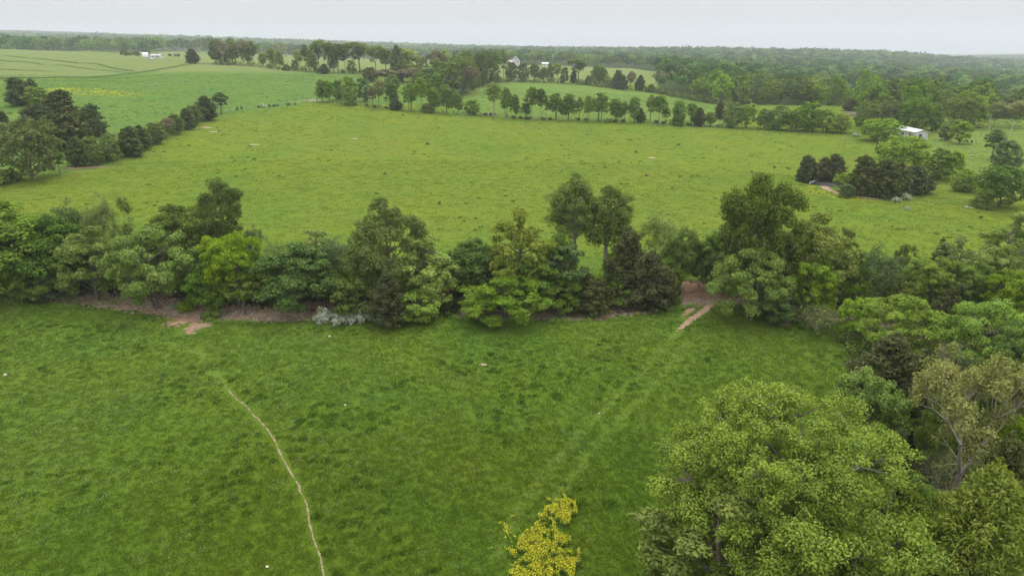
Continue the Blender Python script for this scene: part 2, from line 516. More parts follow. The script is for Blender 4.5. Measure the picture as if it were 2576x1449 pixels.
def patch(name, centre, rx, ry, rot, m, lift=0.035, rings=7, seg=30, seed=0):
    X, Y, E = [centre[0]], [centre[1]], [1.0]
    for r_ in range(1, rings + 1):
        for s_ in range(seg):
            a = 2 * math.pi * s_ / seg
            k = r_ / rings * (0.7 + 0.6 * float(vnoise(math.cos(a) * 2 + seed * 7, math.sin(a) * 2, 1.0, 50 + seed)))
            u, v = rx * k * math.cos(a), ry * k * math.sin(a)
            X.append(centre[0] + u * math.cos(rot) - v * math.sin(rot)); Y.append(centre[1] + u * math.sin(rot) + v * math.cos(rot))
            E.append(1 - r_ / rings)
    X, Y = np.array(X), np.array(Y)
    tris = [[0, 1 + s_, 1 + (s_ + 1) % seg] for s_ in range(seg)]
    quads = [[1 + (r_ - 1) * seg + s_, 1 + r_ * seg + s_, 1 + r_ * seg + (s_ + 1) % seg, 1 + (r_ - 1) * seg + (s_ + 1) % seg] for r_ in range(1, rings) for s_ in range(seg)]
    me = new_mesh(name, np.stack([X, Y, zg(X, Y) + lift], -1), quads=quads, tris=tris, mat=m, smooth=True)
    a = me.attributes.new('edge', 'FLOAT', 'POINT'); a.data.foreach_set('value', np.array(E, np.float32))
    return link(name, me)

m_gravel = dirt_mat('creek_gravel', (0.44, 0.33, 0.235), (0.25, 0.175, 0.115), scale=0.5, keep=0.12)
m_earth = dirt_mat('bare_earth', (0.40, 0.262, 0.172), (0.27, 0.168, 0.108), scale=0.7, keep=0.32)
m_track = dirt_mat('track_earth', (0.38, 0.27, 0.18), (0.28, 0.195, 0.125), scale=0.9, keep=0.34)
m_pale = dirt_mat('pale_earth', (0.46, 0.37, 0.27), (0.34, 0.26, 0.18), scale=1.3, keep=0.42)

o = strip('creek_bed', CREEK, [1.5, 1.5, 1.8, 3.0, 4.0, 5.4, 5.6, 5.0, 4.4, 4, 4, 4, 4.4, 5, 5.5, 5.5, 5, 5, 5, 5, 5], m_gravel, lift=0.05, step=0.8, across=10, wob=0.8)
tag(o, 'dry creek bed of pinkish gravel winding under the tree row', kind='structure')
CROSS = gline([(1690, 735), (1735, 740), (1790, 741), (1845, 738), (1880, 736)])
o = strip('ford', CROSS, [1.5, 3.4, 4.2, 3.4, 1.2], m_earth, lift=0.12, wob=0.4, seed=2)
tag(o, 'reddish bare earth where the farm track meets the creek', kind='structure')
RUTS = [gline([(1796, 748), (1760, 767), (1735, 783), (1712, 804)]), gline([(1836, 747), (1802, 762), (1765, 788), (1731, 808), (1697, 842)])]
o = strip('wheel_track', RUTS[0], [2.0, 1.9, 1.5, 1.1], m_track, lift=0.045, wob=0.2, seed=3, fade=(0, 0.3))
tag(o, 'short worn wheel rut curving down from the ford', kind='structure')
o = strip('wheel_track', RUTS[1], [2.2, 2.0, 1.6, 1.3, 1.0], m_track, lift=0.045, wob=0.2, seed=4, fade=(0, 0.2))
tag(o, 'longer worn wheel rut beside the first below the ford', kind='structure')
m_path = dirt_mat('path_earth', (0.31, 0.265, 0.165), (0.19, 0.16, 0.09), scale=1.1, keep=0.62)
COWPATH = gline([(546, 940), (562, 960), (582, 993), (607, 1013), (635, 1038), (668, 1079), (692, 1111), (709, 1152), (729, 1184), (749, 1217), (770, 1274),
                 (782, 1327), (798, 1380), (814, 1429), (824, 1452), (836, 1500)])
o = strip('cattle_path', COWPATH, [0.28, 0.30, 0.34, 0.42, 0.34, 0.42, 0.34, 0.34, 0.30, 0.30, 0.28], m_path, lift=0.03, step=0.15, across=6, wob=0.16, seed=5, fade=(0.12, 0.0))
tag(o, 'narrow bare cattle path winding through the near pasture', kind='structure')
EARTH_SPOTS = []
def spot(px, py, rx, ry, m, lab, rot=0.0):
    g = ground(px, py)
    o = patch('bare_patch', g, rx, ry, rot, m, seed=len(EARTH_SPOTS))
    EARTH_SPOTS.append((g[0], g[1], max(rx, ry)))
    tag(o, lab, kind='structure')
spot(482, 802, 4.6, 4.6, m_earth, 'fan of trodden brown earth at the creek edge')
spot(500, 820, 2.6, 1.5, m_track, 'pale tail of the trodden earth fan', 0.5)
spot(478, 828, 0.9, 2.4, m_track, 'thin tongue of earth below the trodden fan', 0.3)
spot(488, 838, 0.5, 0.4, m_pale, 'small pale scuff under the trodden fan')
spot(1218, 917, 0.62, 0.4, m_pale, 'small pale scuffed patch in the middle of the near pasture')
spot(1640, 397, 1.9, 1.3, m_pale, 'small tan scrape high on the far pasture')
spot(522, 321, 3.3, 2.6, m_pale, 'pale bare scrape near the end of the cedar hedge', 0.3)
spot(536, 332, 2.2, 1.6, m_pale, 'smaller pale scrape beside the hedge end', 0.3)
spot(505, 353, 1.0, 0.9, m_pale, 'tiny pale scrape below the hedge end')
spot(640, 364, 2.2, 1.5, m_pale, 'faint streaky scrape on the far slope', 0.4)
spot(893, 349, 1.5, 1.2, m_pale, 'pale scrape beneath the fence line on the far pasture')
spot(215, 422, 6.5, 1.6, m_earth, 'brown earth strip at the foot of the cedar hedge', 0.45)
spot(1460, 795, 6.5, 1.5, m_earth, 'dark brown earth bank under the middle of the creek trees', 0.12)
spot(1560, 775, 6.0, 1.6, m_earth, 'brown earth bank under the big dark cedar', 0.3)
spot(780, 770, 5.5, 1.6, m_earth, 'red brown earth under the dark green tree', 0.1)
spot(1740, 722, 5.0, 2.6, m_earth, 'brown leaf strewn bank behind the ford', 0.0)
spot(1820, 266, 3.0, 3.0, m_earth, 'earth strip at the corner of the back pasture', 0.0)
spot(1975, 815, 1.0, 0.5, m_earth, 'small red earth scuff below the crooked scrub')
spot(785, 253, 7.0, 2.0, m_pale, 'pale trampled ground at the field gate')
# pond
m_water, t = mat('pond_water'); b = NB(t)
bp = b.n('ShaderNodeBump', {'Strength': 0.05, 'Height': b.noise(b.n('ShaderNodeNewGeometry').outputs['Position'], 1.2, 3)}).outputs[0]
b.out(b.n('ShaderNodeBsdfPrincipled', {'Base Color': (0.10, 0.10, 0.085, 1), 'Roughness': 0.06, 'IOR': 1.5, 'Normal': bp}).outputs[0])
wl = POND[2] - 0.42
a_ = np.linspace(0, 2 * math.pi, 48, endpoint=False)
k_ = 1 + 0.22 * (vnoise(np.cos(a_) * 2, np.sin(a_) * 2, 1, 77) - .5)
px_, py_ = POND[0] + 6 + 14.4 * k_ * np.cos(a_), POND[1] + 3 + 7.2 * k_ * np.sin(a_)
me = new_mesh('pond_water', np.concatenate([[[POND[0] + 6, POND[1] + 3, wl]], np.stack([px_, py_, np.full(48, wl)], -1)]), tris=[[0, 1 + i, 1 + (i + 1) % 48] for i in range(48)], mat=m_water)
tag(link('pond_water', me), 'still grey pond half hidden by cedars', kind='structure')
PB = gline([(2030, 447), (2055, 466), (2090, 482), (2125, 490), (2170, 497), (2225, 505)])
o = strip('pond_bank', PB, [0.8, 2.0, 2.6, 2.4, 1.8, 1.0], dirt_mat('pond_bank_earth', (0.44, 0.33, 0.25), (0.31, 0.20, 0.14), scale=0.6, keep=0.28), lift=0.07, wob=0.4, seed=9)
tag(o, 'pale earth bank along the near side of the pond', kind='structure')

# unmown margins and swath lines in the far hay field
m_margin = dirt_mat('field_margin_grass', (0.105, 0.160, 0.040), (0.085, 0.140, 0.034), scale=0.2, keep=0.18)
for pts, w_, lb in ((((-60, 199), (0, 197), (100, 197), (190, 195), (330, 186), (420, 172), (480, 161)), 3.2, 'dark grassy margin between the hay field and the left pasture'),
                    (((-40, 139), (60, 145), (180, 157), (270, 168), (350, 182)), 2.6, 'long upper swath line across the hay field'),
                    (((-40, 150), (80, 158), (200, 171), (340, 184)), 2.2, 'middle swath line across the hay field'),
                    (((-40, 173), (60, 178), (150, 181)), 2.0, 'short lower swath line in the hay field')):
    o = strip('field_margin', gline(pts), [w_, w_ * 1.2, w_ * 0.8, w_], m_margin, lift=0.25, step=2.5, across=4, wob=0.8, seed=len(lb), fade=(0.1, 0.1))
    tag(o, lb, kind='structure')
# ------------------------------------------------------------------ tree building
class Acc:
    def __init__(s): s.v, s.q, s.n, s.t = [], [], 0, []
    def add(s, v, q, tint=None):
        s.v.append(v); s.q.append(np.asarray(q) + s.n); s.n += len(v)
        s.t.append(np.zeros(len(q)) if tint is None else tint)
    def mesh(s, name, m, smooth=False):
        return new_mesh(name, np.concatenate(s.v), quads=np.concatenate(s.q), mat=m, tint=np.concatenate(s.t), smooth=smooth)

def tube(acc, pts, radii, sides=5):
    pts = np.asarray(pts, float); n = len(pts)
    tan = np.gradient(pts, axis=0); tan /= np.linalg.norm(tan, axis=1, keepdims=True) + 1e-9
    ref = np.array([0.31, 0.87, 0.38]); a = np.cross(tan, ref); a /= np.linalg.norm(a, axis=1, keepdims=True) + 1e-9
    b_ = np.cross(tan, a)
    an = 2 * math.pi * np.arange(sides) / sides
    ring = a[:, None] * np.cos(an)[None, :, None] + b_[:, None] * np.sin(an)[None, :, None]
    v = (pts[:, None] + ring * np.asarray(radii, float)[:, None, None]).reshape(-1, 3)
    ii = np.arange(n * sides).reshape(n, sides); jj = np.roll(ii, -1, 1)
    q = np.stack([ii[:-1], jj[:-1], jj[1:], ii[1:]], -1).reshape(-1, 4)
    acc.add(v, q)

def bez(p0, p1, p2, n=6):
    t = np.linspace(0, 1, n)[:, None]
    return (1 - t) ** 2 * p0 + 2 * t * (1 - t) * p1 + t * t * p2

def unit(v): return v / (np.linalg.norm(v, axis=-1, keepdims=True) + 1e-9)

def leaf_cloud(r, C, Rad, n, size, flat=0.75, up=0.35, elong=1.5, hollow=0.45, axis=None, grow=1.0, shade=None):
    """n leaves in puffs (centres C, radii Rad): gathered near the skin of each puff, facing outward and up"""
    C = np.asarray(C, float); Rad = np.asarray(Rad, float)
    p = Rad ** 2; p /= p.sum()
    k = r.choice(len(C), n, p=p)
    d = unit(r.normal(size=(n, 3)) + np.array([0, 0, 0.25]))
    rad = (hollow + (1.12 - hollow) * r.random(n) ** 0.6)
    off = d * rad[:, None] * Rad[k][:, None]; off[:, 2] *= flat
    pos = C[k] + off
    nrm = unit(d * 0.9 + r.normal(size=(n, 3)) * 0.42 + np.array([0, 0, up]))
    if axis is None:
        tang = unit(np.cross(nrm, r.normal(size=(n, 3))))
    else:
        tang = axis[k] * 1.0 + r.normal(size=(n, 3)) * 0.45
        tang = unit(tang - nrm * (tang * nrm).sum(1, keepdims=True))
    bit = np.cross(nrm, tang)
    s = size * (0.6 + 0.8 * r.random(n))
    l = (s * elong * 0.5)[:, None]; w_ = (s * 0.42)[:, None]
    fold = nrm * (s * 0.16)[:, None]
    v = np.stack([pos - tang * l, pos + bit * w_ + fold - tang * l * 0.1, pos + tang * l, pos - bit * w_ + fold - tang * l * 0.1], 1).reshape(-1, 3)
    q = np.arange(n * 4).reshape(n, 4)
    base = r.random(len(C))
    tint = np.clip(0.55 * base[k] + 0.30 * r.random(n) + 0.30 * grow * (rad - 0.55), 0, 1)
    return v, q, tint

def spread(r, n, cand, gen):
    """n points out of cand candidates, kept apart"""
    P = gen(cand); keep = [int(r.integers(cand))]
    d = np.linalg.norm(P - P[keep[0]], axis=1)
    for _ in range(n - 1):
        i = int(np.argmax(d * (0.75 + 0.25 * r.random(cand)))); keep.append(i)
        d = np.minimum(d, np.linalg.norm(P - P[i], axis=1))
    return P[keep]

def broadleaf(seed, H, Wd, base=0.2, lobes=16, lobe=0.36, puffs=14, nleaf=16000, leaf=0.26, top=1.0, trunk=0.022, twig=True,
              flat=0.75, lean=0.0, stems=1, squash=1.0, pointed=0.0, hollow=0.45, elong=1.4, up=0.5, low=-0.75, pr=(0.26, 0.44), limb=0.36):
    r = np.random.default_rng(seed)
    rx = Wd / 2; zc = H * (base + 1) / 2; rz = H * (1 - base) / 2
    def gen(m):
        d = unit(r.normal(size=(m * 3, 3))); d = d[d[:, 2] > low][:m]
        rr = 0.45 + 0.55 * r.random(len(d)) ** 0.5
        p = d * rr[:, None]
        taper = 1 - pointed * np.clip(p[:, 2], 0, 1)
        p[:, 0] *= rx * (1 - lobe) * taper; p[:, 1] *= rx * (1 - lobe) * taper; p[:, 2] = p[:, 2] * rz * (1 - lobe * 0.62)
        p[:, 2] += zc
        return p
    P = spread(r, lobes, 260, gen)
    P[:, 0] += lean * (P[:, 2] - zc)
    LR = rx * lobe * (0.72 + 0.56 * r.random(lobes))
    acc = Acc(); lv = Acc()
    C, Rd = [], []
    tr = trunk * H
    roots = []
    for s_ in range(stems):
        ang = 2 * math.pi * (s_ + r.random()) / stems
        off = np.array([math.cos(ang), math.sin(ang), 0]) * (0 if stems == 1 else 0.06 * Wd)
        tip = np.array([r.normal() * 0.05 * Wd + lean * rz, r.normal() * 0.05 * Wd, zc + rz * 0.45]) + off * 2.2
        pts = bez(off + np.array([0, 0, -0.4]), off + np.array([r.normal() * .03 * Wd, r.normal() * .03 * Wd, zc * 0.55]), tip, 9)
        k = tr * (1.0 if stems == 1 else 0.7)
        rad = k * np.concatenate([[1.5, 1.08], np.linspace(0.95, 0.28, 7)])
        tube(acc, pts, rad, 7)
        roots.append(pts)
    for i in range(lobes):
        pts0 = roots[i % stems]
        h0 = min(max(P[i, 2] - np.hypot(P[i, 0], P[i, 1]) * 0.75, H * base * 0.8), pts0[-1, 2])
        j = int(np.argmin(abs(pts0[:, 2] - h0))); a0 = pts0[j]
        mid = a0 * 0.45 + P[i] * 0.55; mid[2] = a0[2] * 0.55 + P[i, 2] * 0.45 + r.normal() * 0.03 * H
        tube(acc, bez(a0, mid, P[i], 6), np.linspace(tr * limb, tr * 0.12, 6), 5)
        nd = int(puffs * (0.75 + 0.5 * r.random()))
        d = unit(r.normal(size=(nd, 3)) * 0.8 + unit(P[i] - np.array([0, 0, zc - rz * .3])) * 0.55 + np.array([0, 0, 0.22]))
        pc = P[i] + d * (LR[i] * (0.5 + 0.5 * r.random(nd)))[:, None] * np.array([1, 1, 0.85 * squash])
        C.append(pc); Rd.append(LR[i] * (pr[0] + (pr[1] - pr[0]) * r.random(nd)))
        if twig:
            for q_ in range(0, nd, 2):
                tube(acc, bez(P[i], (P[i] + pc[q_]) / 2 + r.normal(size=3) * .05 * LR[i], pc[q_], 3), [tr * .11, tr * .07, tr * .03], 3)
    C = np.concatenate(C); Rd = np.concatenate(Rd)
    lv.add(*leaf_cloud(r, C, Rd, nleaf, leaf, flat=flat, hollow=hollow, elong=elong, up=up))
    return acc, lv, H, Wd

def branching(seed, H, Wd, first=0.35, levels=4, kids=3, nleaf=5000, leaf=0.24, puff=0.055, trunk=0.02, spreadk=0.55, stems=1, minz=0.0, sides=5, elong=1.4, twigs=0):
    """a tree whose limbs show: recursive forking, leaves only in puffs at the tips"""
    r = np.random.default_rng(seed)
    acc = Acc(); lv = Acc(); tips, tdir = [], []
    def grow(p, d, ln, rad, lev):
        n = 4 if lev < levels else 3
        bend = r.normal(size=3) * 0.22
        e = p + d * ln + bend * ln * 0.35 + np.array([0, 0, 0.05 * ln])
        pts = bez(p, p + d * ln * 0.55 + bend * ln * 0.3, e, n)
        tube(acc, pts, np.linspace(rad, rad * 0.62, n), max(3, sides - lev))
        dd = unit(e - pts[-2])
        if lev >= levels:
            tips.append(e); tdir.append(dd); return
        nk = kids if r.random() < 0.7 else kids - 1
        for i in range(max(2, nk)):
            a = 2 * math.pi * (i + r.random() * 0.7) / nk
            s1 = unit(np.cross(dd, np.array([0.3, 0.5, 0.8]))); s2 = np.cross(dd, s1)
            nd = unit(dd + (s1 * math.cos(a) + s2 * math.sin(a)) * spreadk * (0.6 + 0.7 * r.random()) + np.array([0, 0, 0.12]))
            grow(e, nd, ln * (0.62 + 0.25 * r.random()), rad * 0.6, lev + 1)
        if lev <= 2:                                   # side shoots part-way
            for m in (1, 2):
                if r.random() < 0.7:
                    a = r.random() * 6.28
                    s1 = unit(np.cross(dd, np.array([0.3, 0.5, 0.8]))); s2 = np.cross(dd, s1)
                    grow(pts[m], unit(dd * 0.6 + (s1 * math.cos(a) + s2 * math.sin(a)) * 0.8), ln * 0.5, rad * 0.35, max(lev + 2, levels - 1))
    for s_ in range(stems):
        a = 2 * math.pi * (s_ + 0.4 * r.random()) / stems
        d0 = unit(np.array([math.cos(a), math.sin(a), 0]) * (0.06 if stems == 1 else 0.32) + np.array([0, 0, 1]))
        tr = trunk * H * (1 if stems == 1 else 0.7)
        p0 = np.array([math.cos(a), math.sin(a), 0]) * (0 if stems == 1 else 0.02 * H)
        p1 = p0 + d0 * first * H
        tube(acc, bez(p0 - np.array([0, 0, 0.4]), (p0 + p1) / 2 + r.normal(size=3) * .012 * H, p1, 5), [tr * 1.5, tr * 1.1, tr, tr * .92, tr * .85], 7)
        for i in range(kids):
            b_ = 2 * math.pi * (i + r.random() * 0.6) / kids
            grow(p1, unit(d0 + np.array([math.cos(b_), math.sin(b_), 0.1]) * spreadk), H * (1 - first) * 0.36, tr * 0.62, 1)
    T = np.array(tips); D = np.array(tdir)
    mx = np.percentile(np.hypot(T[:, 0], T[:, 1]), 92); mz = T[:, 2].max()
    sx = (Wd / 2) / (mx + puff * H * 0.5); sz = (H - puff * H * 0.5) / mz
    for k in range(len(acc.v)): acc.v[k] = acc.v[k] * np.array([sx, sx, sz])
    T = T * np.array([sx, sx, sz])
    if minz: 
        m = T[:, 2] > minz * H; T = T[m]; D = D[m]
    if nleaf:
        Rd = puff * H * (0.6 + 0.8 * r.random(len(T)))
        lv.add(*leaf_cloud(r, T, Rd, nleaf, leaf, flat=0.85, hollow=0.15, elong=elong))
    return acc, lv, H, Wd

def cedar(seed, H, Wd, nleaf=16000, leaf=0.26, base=0.04, power=0.75, tiers=120, tips=1, trunk=0.02, rough=0.25, belly=0.22):
    r = np.random.default_rng(seed)
    acc = Acc(); lv = Acc(); C, Rd, Ax = [], [], []
    for k in range(tips):
        a = 2 * math.pi * (k + r.random()) / max(tips, 1)
        o = np.array([math.cos(a), math.sin(a), 0]) * (0 if tips == 1 else Wd * 0.2)
        Hk = H * (1 if k == 0 else 0.75 + 0.2 * r.random()); Wk = Wd * (1 if tips == 1 else 0.72)
        tube(acc, [o * 0.3 + (0, 0, -0.3), o * .7 + (0, 0, Hk * .3), o + (0, 0, Hk * .96)], [trunk * H * 1.2, trunk * H, trunk * H * .12], 6)
        m = tiers // tips
        for i in range(m):
            t = (i + r.random()) / m; t = base + (1 - base) * t ** 1.15
            prof = min(1.0, (t / belly) ** 0.45 + 0.08) * (1 - t) ** power * 1.12
            th = i * 2.399963 + r.random() * 0.8
            ln = Wk / 2 * prof * (1 - rough + 2 * rough * r.random()) + 0.03 * Hk
            d = unit(np.array([math.cos(th), math.sin(th), 0.22 + 0.8 * t]))
            p0 = o + np.array([0, 0, Hk * t * 0.93])
            if i % 3 == 0: tube(acc, [p0, p0 + d * ln * .9], [trunk * H * .22 * (1 - t) + .01, .012], 3)
            for f in (0.42, 0.68, 0.92):
                C.append(p0 + d * ln * f + r.normal(size=3) * 0.05 * ln); Rd.append(0.16 * ln + 0.022 * Hk); Ax.append(unit(d + np.array([0, 0, 0.25])))
        for f in (0.9, 0.95, 0.99):
            C.append(o + np.array([0, 0, Hk * f])); Rd.append(0.03 * Hk); Ax.append(np.array([0, 0, 1.0]))
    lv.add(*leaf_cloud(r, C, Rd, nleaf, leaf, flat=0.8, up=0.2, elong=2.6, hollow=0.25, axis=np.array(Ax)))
    return acc, lv, H, Wd

def dome_shrub(seed, H, Wd, nleaf=1500, leaf=0.16, puffs=26, stems=5):
    r = np.random.default_rng(seed)
    acc = Acc(); lv = Acc()
    d = unit(r.normal(size=(puffs, 3))); d[:, 2] = abs(d[:, 2])
    C = d * (0.35 + 0.5 * r.random(puffs))[:, None] * np.array([Wd / 2, Wd / 2, H * 0.78]) + np.array([0, 0, H * 0.12])
    Rd = 0.15 * Wd * (0.6 + 0.8 * r.random(puffs))
    for i in range(stems):
        j = int(r.integers(puffs)); tube(acc, bez(np.array([0, 0, -0.1]) + r.normal(size=3) * .02 * Wd, C[j] * np.array([.4, .4, .6]), C[j], 4), [.03 * H, .024 * H, .018 * H, .008 * H], 4)
    lv.add(*leaf_cloud(r, C, Rd, nleaf, leaf, flat=0.8, hollow=0.3))
    return acc, lv, H, Wd

# leaf colours (albedo)
LM = {
    'bright': leaf_mat('leaf_bright', (0.076, 0.138, 0.011), (0.213, 0.301, 0.035)),
    'oak': leaf_mat('leaf_oak', (0.057, 0.100, 0.009), (0.206, 0.260, 0.033)),
    'green': leaf_mat('leaf_green', (0.056, 0.106, 0.011), (0.156, 0.236, 0.029)),
    'deep': leaf_mat('leaf_deep', (0.041, 0.090, 0.011), (0.110, 0.184, 0.026)),
    'dark': leaf_mat('leaf_dark', (0.044, 0.074, 0.010), (0.120, 0.159, 0.026)),
    'lime': leaf_mat('leaf_lime', (0.100, 0.172, 0.010), (0.200, 0.270, 0.024)),
    'olive': leaf_mat('leaf_olive', (0.071, 0.110, 0.017), (0.146, 0.190, 0.037)),
    'pale': leaf_mat('leaf_pale', (0.122, 0.178, 0.037), (0.220, 0.270, 0.070)),
    'yellow': leaf_mat('leaf_yellow', (0.104, 0.149, 0.015), (0.213, 0.247, 0.040)),
    'grey': leaf_mat('leaf_grey', (0.062, 0.108, 0.028), (0.115, 0.172, 0.052)),
    'bud': leaf_mat('leaf_bud', (0.130, 0.165, 0.036), (0.250, 0.250, 0.085)),
    'brown': leaf_mat('leaf_brown', (0.120, 0.102, 0.056), (0.180, 0.155, 0.090)),
    'cedar': leaf_mat('leaf_cedar', (0.048, 0.058, 0.016), (0.110, 0.120, 0.034), trans=0.12),
    'cedarg': leaf_mat('leaf_cedar_green', (0.048, 0.074, 0.020), (0.102, 0.138, 0.038), trans=0.12),
    'cedary': leaf_mat('leaf_cedar_yellow', (0.085, 0.122, 0.014), (0.185, 0.225, 0.034), trans=0.18),
    'white': leaf_mat('leaf_blossom', (0.100, 0.150, 0.050), (0.500, 0.520, 0.460)),
}
BK = {'grey': bark_mat('bark_grey', (0.20, 0.17, 0.135), (0.105, 0.088, 0.07)),
      'dark': bark_mat('bark_dark', (0.10, 0.08, 0.06), (0.05, 0.04, 0.03)),
      'pale': bark_mat('bark_pale', (0.42, 0.37, 0.31), (0.24, 0.20, 0.165)),
      'red': bark_mat('bark_cedar', (0.15, 0.09, 0.06), (0.075, 0.045, 0.03))}
PROTO = {}
def proto(key, built, leafm, barkm, tname='trunk', cname='crown'):
    acc, lv, H, Wd = built
    tm = acc.mesh(key + '_trunk', BK[barkm], smooth=True) if acc.n else None
    cm = {}
    base = lv.mesh(key + '_crown', LM[leafm]) if lv.n else None
    PROTO[key] = dict(t=tm, c=base, H=H, W=Wd, leaf=leafm)
# near trees (40 to 120 m away)
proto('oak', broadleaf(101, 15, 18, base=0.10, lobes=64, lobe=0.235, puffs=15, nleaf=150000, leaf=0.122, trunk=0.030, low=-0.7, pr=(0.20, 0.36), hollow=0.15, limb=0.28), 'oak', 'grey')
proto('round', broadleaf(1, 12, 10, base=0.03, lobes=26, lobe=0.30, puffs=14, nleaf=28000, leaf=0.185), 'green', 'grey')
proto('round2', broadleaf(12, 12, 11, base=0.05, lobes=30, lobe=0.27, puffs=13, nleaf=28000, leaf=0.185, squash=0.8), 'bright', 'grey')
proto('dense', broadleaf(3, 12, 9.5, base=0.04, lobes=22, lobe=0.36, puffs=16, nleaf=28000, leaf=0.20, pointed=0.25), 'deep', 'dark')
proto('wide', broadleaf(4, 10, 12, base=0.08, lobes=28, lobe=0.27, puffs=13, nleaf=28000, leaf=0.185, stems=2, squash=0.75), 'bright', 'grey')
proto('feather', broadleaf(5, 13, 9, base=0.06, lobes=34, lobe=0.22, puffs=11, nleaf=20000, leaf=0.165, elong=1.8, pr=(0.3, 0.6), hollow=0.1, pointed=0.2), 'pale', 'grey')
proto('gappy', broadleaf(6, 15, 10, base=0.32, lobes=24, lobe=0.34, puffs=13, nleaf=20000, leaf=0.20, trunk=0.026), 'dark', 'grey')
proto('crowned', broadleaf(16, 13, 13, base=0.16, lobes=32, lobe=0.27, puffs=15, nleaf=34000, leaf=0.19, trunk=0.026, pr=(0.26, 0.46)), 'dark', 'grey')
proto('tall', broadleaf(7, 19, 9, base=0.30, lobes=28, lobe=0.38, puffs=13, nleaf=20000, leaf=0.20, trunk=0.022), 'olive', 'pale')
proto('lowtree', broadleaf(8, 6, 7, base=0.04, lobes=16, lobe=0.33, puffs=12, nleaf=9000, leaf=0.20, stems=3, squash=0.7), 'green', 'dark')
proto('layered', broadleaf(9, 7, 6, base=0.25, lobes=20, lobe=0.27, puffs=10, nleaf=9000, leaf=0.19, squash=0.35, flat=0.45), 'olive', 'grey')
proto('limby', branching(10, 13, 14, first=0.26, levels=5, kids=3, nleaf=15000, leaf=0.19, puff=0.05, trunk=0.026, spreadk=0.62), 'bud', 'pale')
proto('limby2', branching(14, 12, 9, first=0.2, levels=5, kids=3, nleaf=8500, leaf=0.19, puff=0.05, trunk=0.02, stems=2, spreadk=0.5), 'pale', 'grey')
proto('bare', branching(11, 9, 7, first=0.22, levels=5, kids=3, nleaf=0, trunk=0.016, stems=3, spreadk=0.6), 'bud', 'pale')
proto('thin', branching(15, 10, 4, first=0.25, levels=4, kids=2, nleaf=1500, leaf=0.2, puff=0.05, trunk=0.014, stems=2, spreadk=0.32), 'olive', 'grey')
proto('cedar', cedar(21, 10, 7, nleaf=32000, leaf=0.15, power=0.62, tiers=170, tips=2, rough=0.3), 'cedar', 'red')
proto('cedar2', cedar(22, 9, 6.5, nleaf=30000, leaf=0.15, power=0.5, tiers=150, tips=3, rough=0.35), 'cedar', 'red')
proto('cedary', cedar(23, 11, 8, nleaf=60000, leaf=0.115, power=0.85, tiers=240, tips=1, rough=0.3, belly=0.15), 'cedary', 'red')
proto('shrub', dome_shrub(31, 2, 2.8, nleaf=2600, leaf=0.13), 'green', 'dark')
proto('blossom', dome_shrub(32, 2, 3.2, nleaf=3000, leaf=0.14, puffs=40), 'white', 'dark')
proto('brush', branching(33, 2.2, 3.4, first=0.1, levels=4, kids=3, nleaf=700, leaf=0.12, puff=0.08, trunk=0.016, stems=6, spreadk=0.9), 'olive', 'pale')
# middle distance (140 to 500 m)
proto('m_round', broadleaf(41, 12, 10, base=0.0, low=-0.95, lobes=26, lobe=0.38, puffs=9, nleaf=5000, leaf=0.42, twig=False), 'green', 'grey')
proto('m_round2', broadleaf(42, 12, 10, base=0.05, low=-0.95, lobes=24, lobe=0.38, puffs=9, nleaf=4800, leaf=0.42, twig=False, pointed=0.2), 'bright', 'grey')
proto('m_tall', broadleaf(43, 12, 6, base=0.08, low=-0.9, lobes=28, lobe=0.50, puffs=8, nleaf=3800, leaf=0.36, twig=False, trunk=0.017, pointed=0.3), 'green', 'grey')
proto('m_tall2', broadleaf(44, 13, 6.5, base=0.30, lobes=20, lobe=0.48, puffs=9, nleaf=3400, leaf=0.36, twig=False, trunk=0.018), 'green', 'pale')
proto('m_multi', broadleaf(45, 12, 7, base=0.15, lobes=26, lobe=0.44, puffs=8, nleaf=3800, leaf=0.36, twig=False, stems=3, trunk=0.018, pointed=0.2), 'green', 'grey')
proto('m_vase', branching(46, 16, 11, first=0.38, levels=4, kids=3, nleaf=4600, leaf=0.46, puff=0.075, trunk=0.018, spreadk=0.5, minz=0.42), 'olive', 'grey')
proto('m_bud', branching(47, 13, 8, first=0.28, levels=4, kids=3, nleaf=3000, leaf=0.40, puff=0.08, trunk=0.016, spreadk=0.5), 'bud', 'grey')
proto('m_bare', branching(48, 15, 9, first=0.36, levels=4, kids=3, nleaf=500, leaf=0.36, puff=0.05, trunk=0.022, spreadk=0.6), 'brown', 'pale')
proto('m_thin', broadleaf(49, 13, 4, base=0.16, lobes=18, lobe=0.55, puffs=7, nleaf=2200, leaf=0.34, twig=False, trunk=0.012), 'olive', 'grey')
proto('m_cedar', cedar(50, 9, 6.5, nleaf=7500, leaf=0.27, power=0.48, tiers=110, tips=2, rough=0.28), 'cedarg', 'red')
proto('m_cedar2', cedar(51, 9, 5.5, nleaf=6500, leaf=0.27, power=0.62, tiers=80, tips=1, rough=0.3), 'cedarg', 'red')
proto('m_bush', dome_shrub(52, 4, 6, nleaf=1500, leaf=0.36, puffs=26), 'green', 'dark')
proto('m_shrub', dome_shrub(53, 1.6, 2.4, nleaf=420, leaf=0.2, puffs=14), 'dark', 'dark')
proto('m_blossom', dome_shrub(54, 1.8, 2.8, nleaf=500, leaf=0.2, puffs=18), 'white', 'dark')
proto('m_oak', broadleaf(55, 13, 15, base=0.02, low=-0.95, lobes=40, lobe=0.30, puffs=10, nleaf=8500, leaf=0.40, twig=False), 'bright', 'grey')
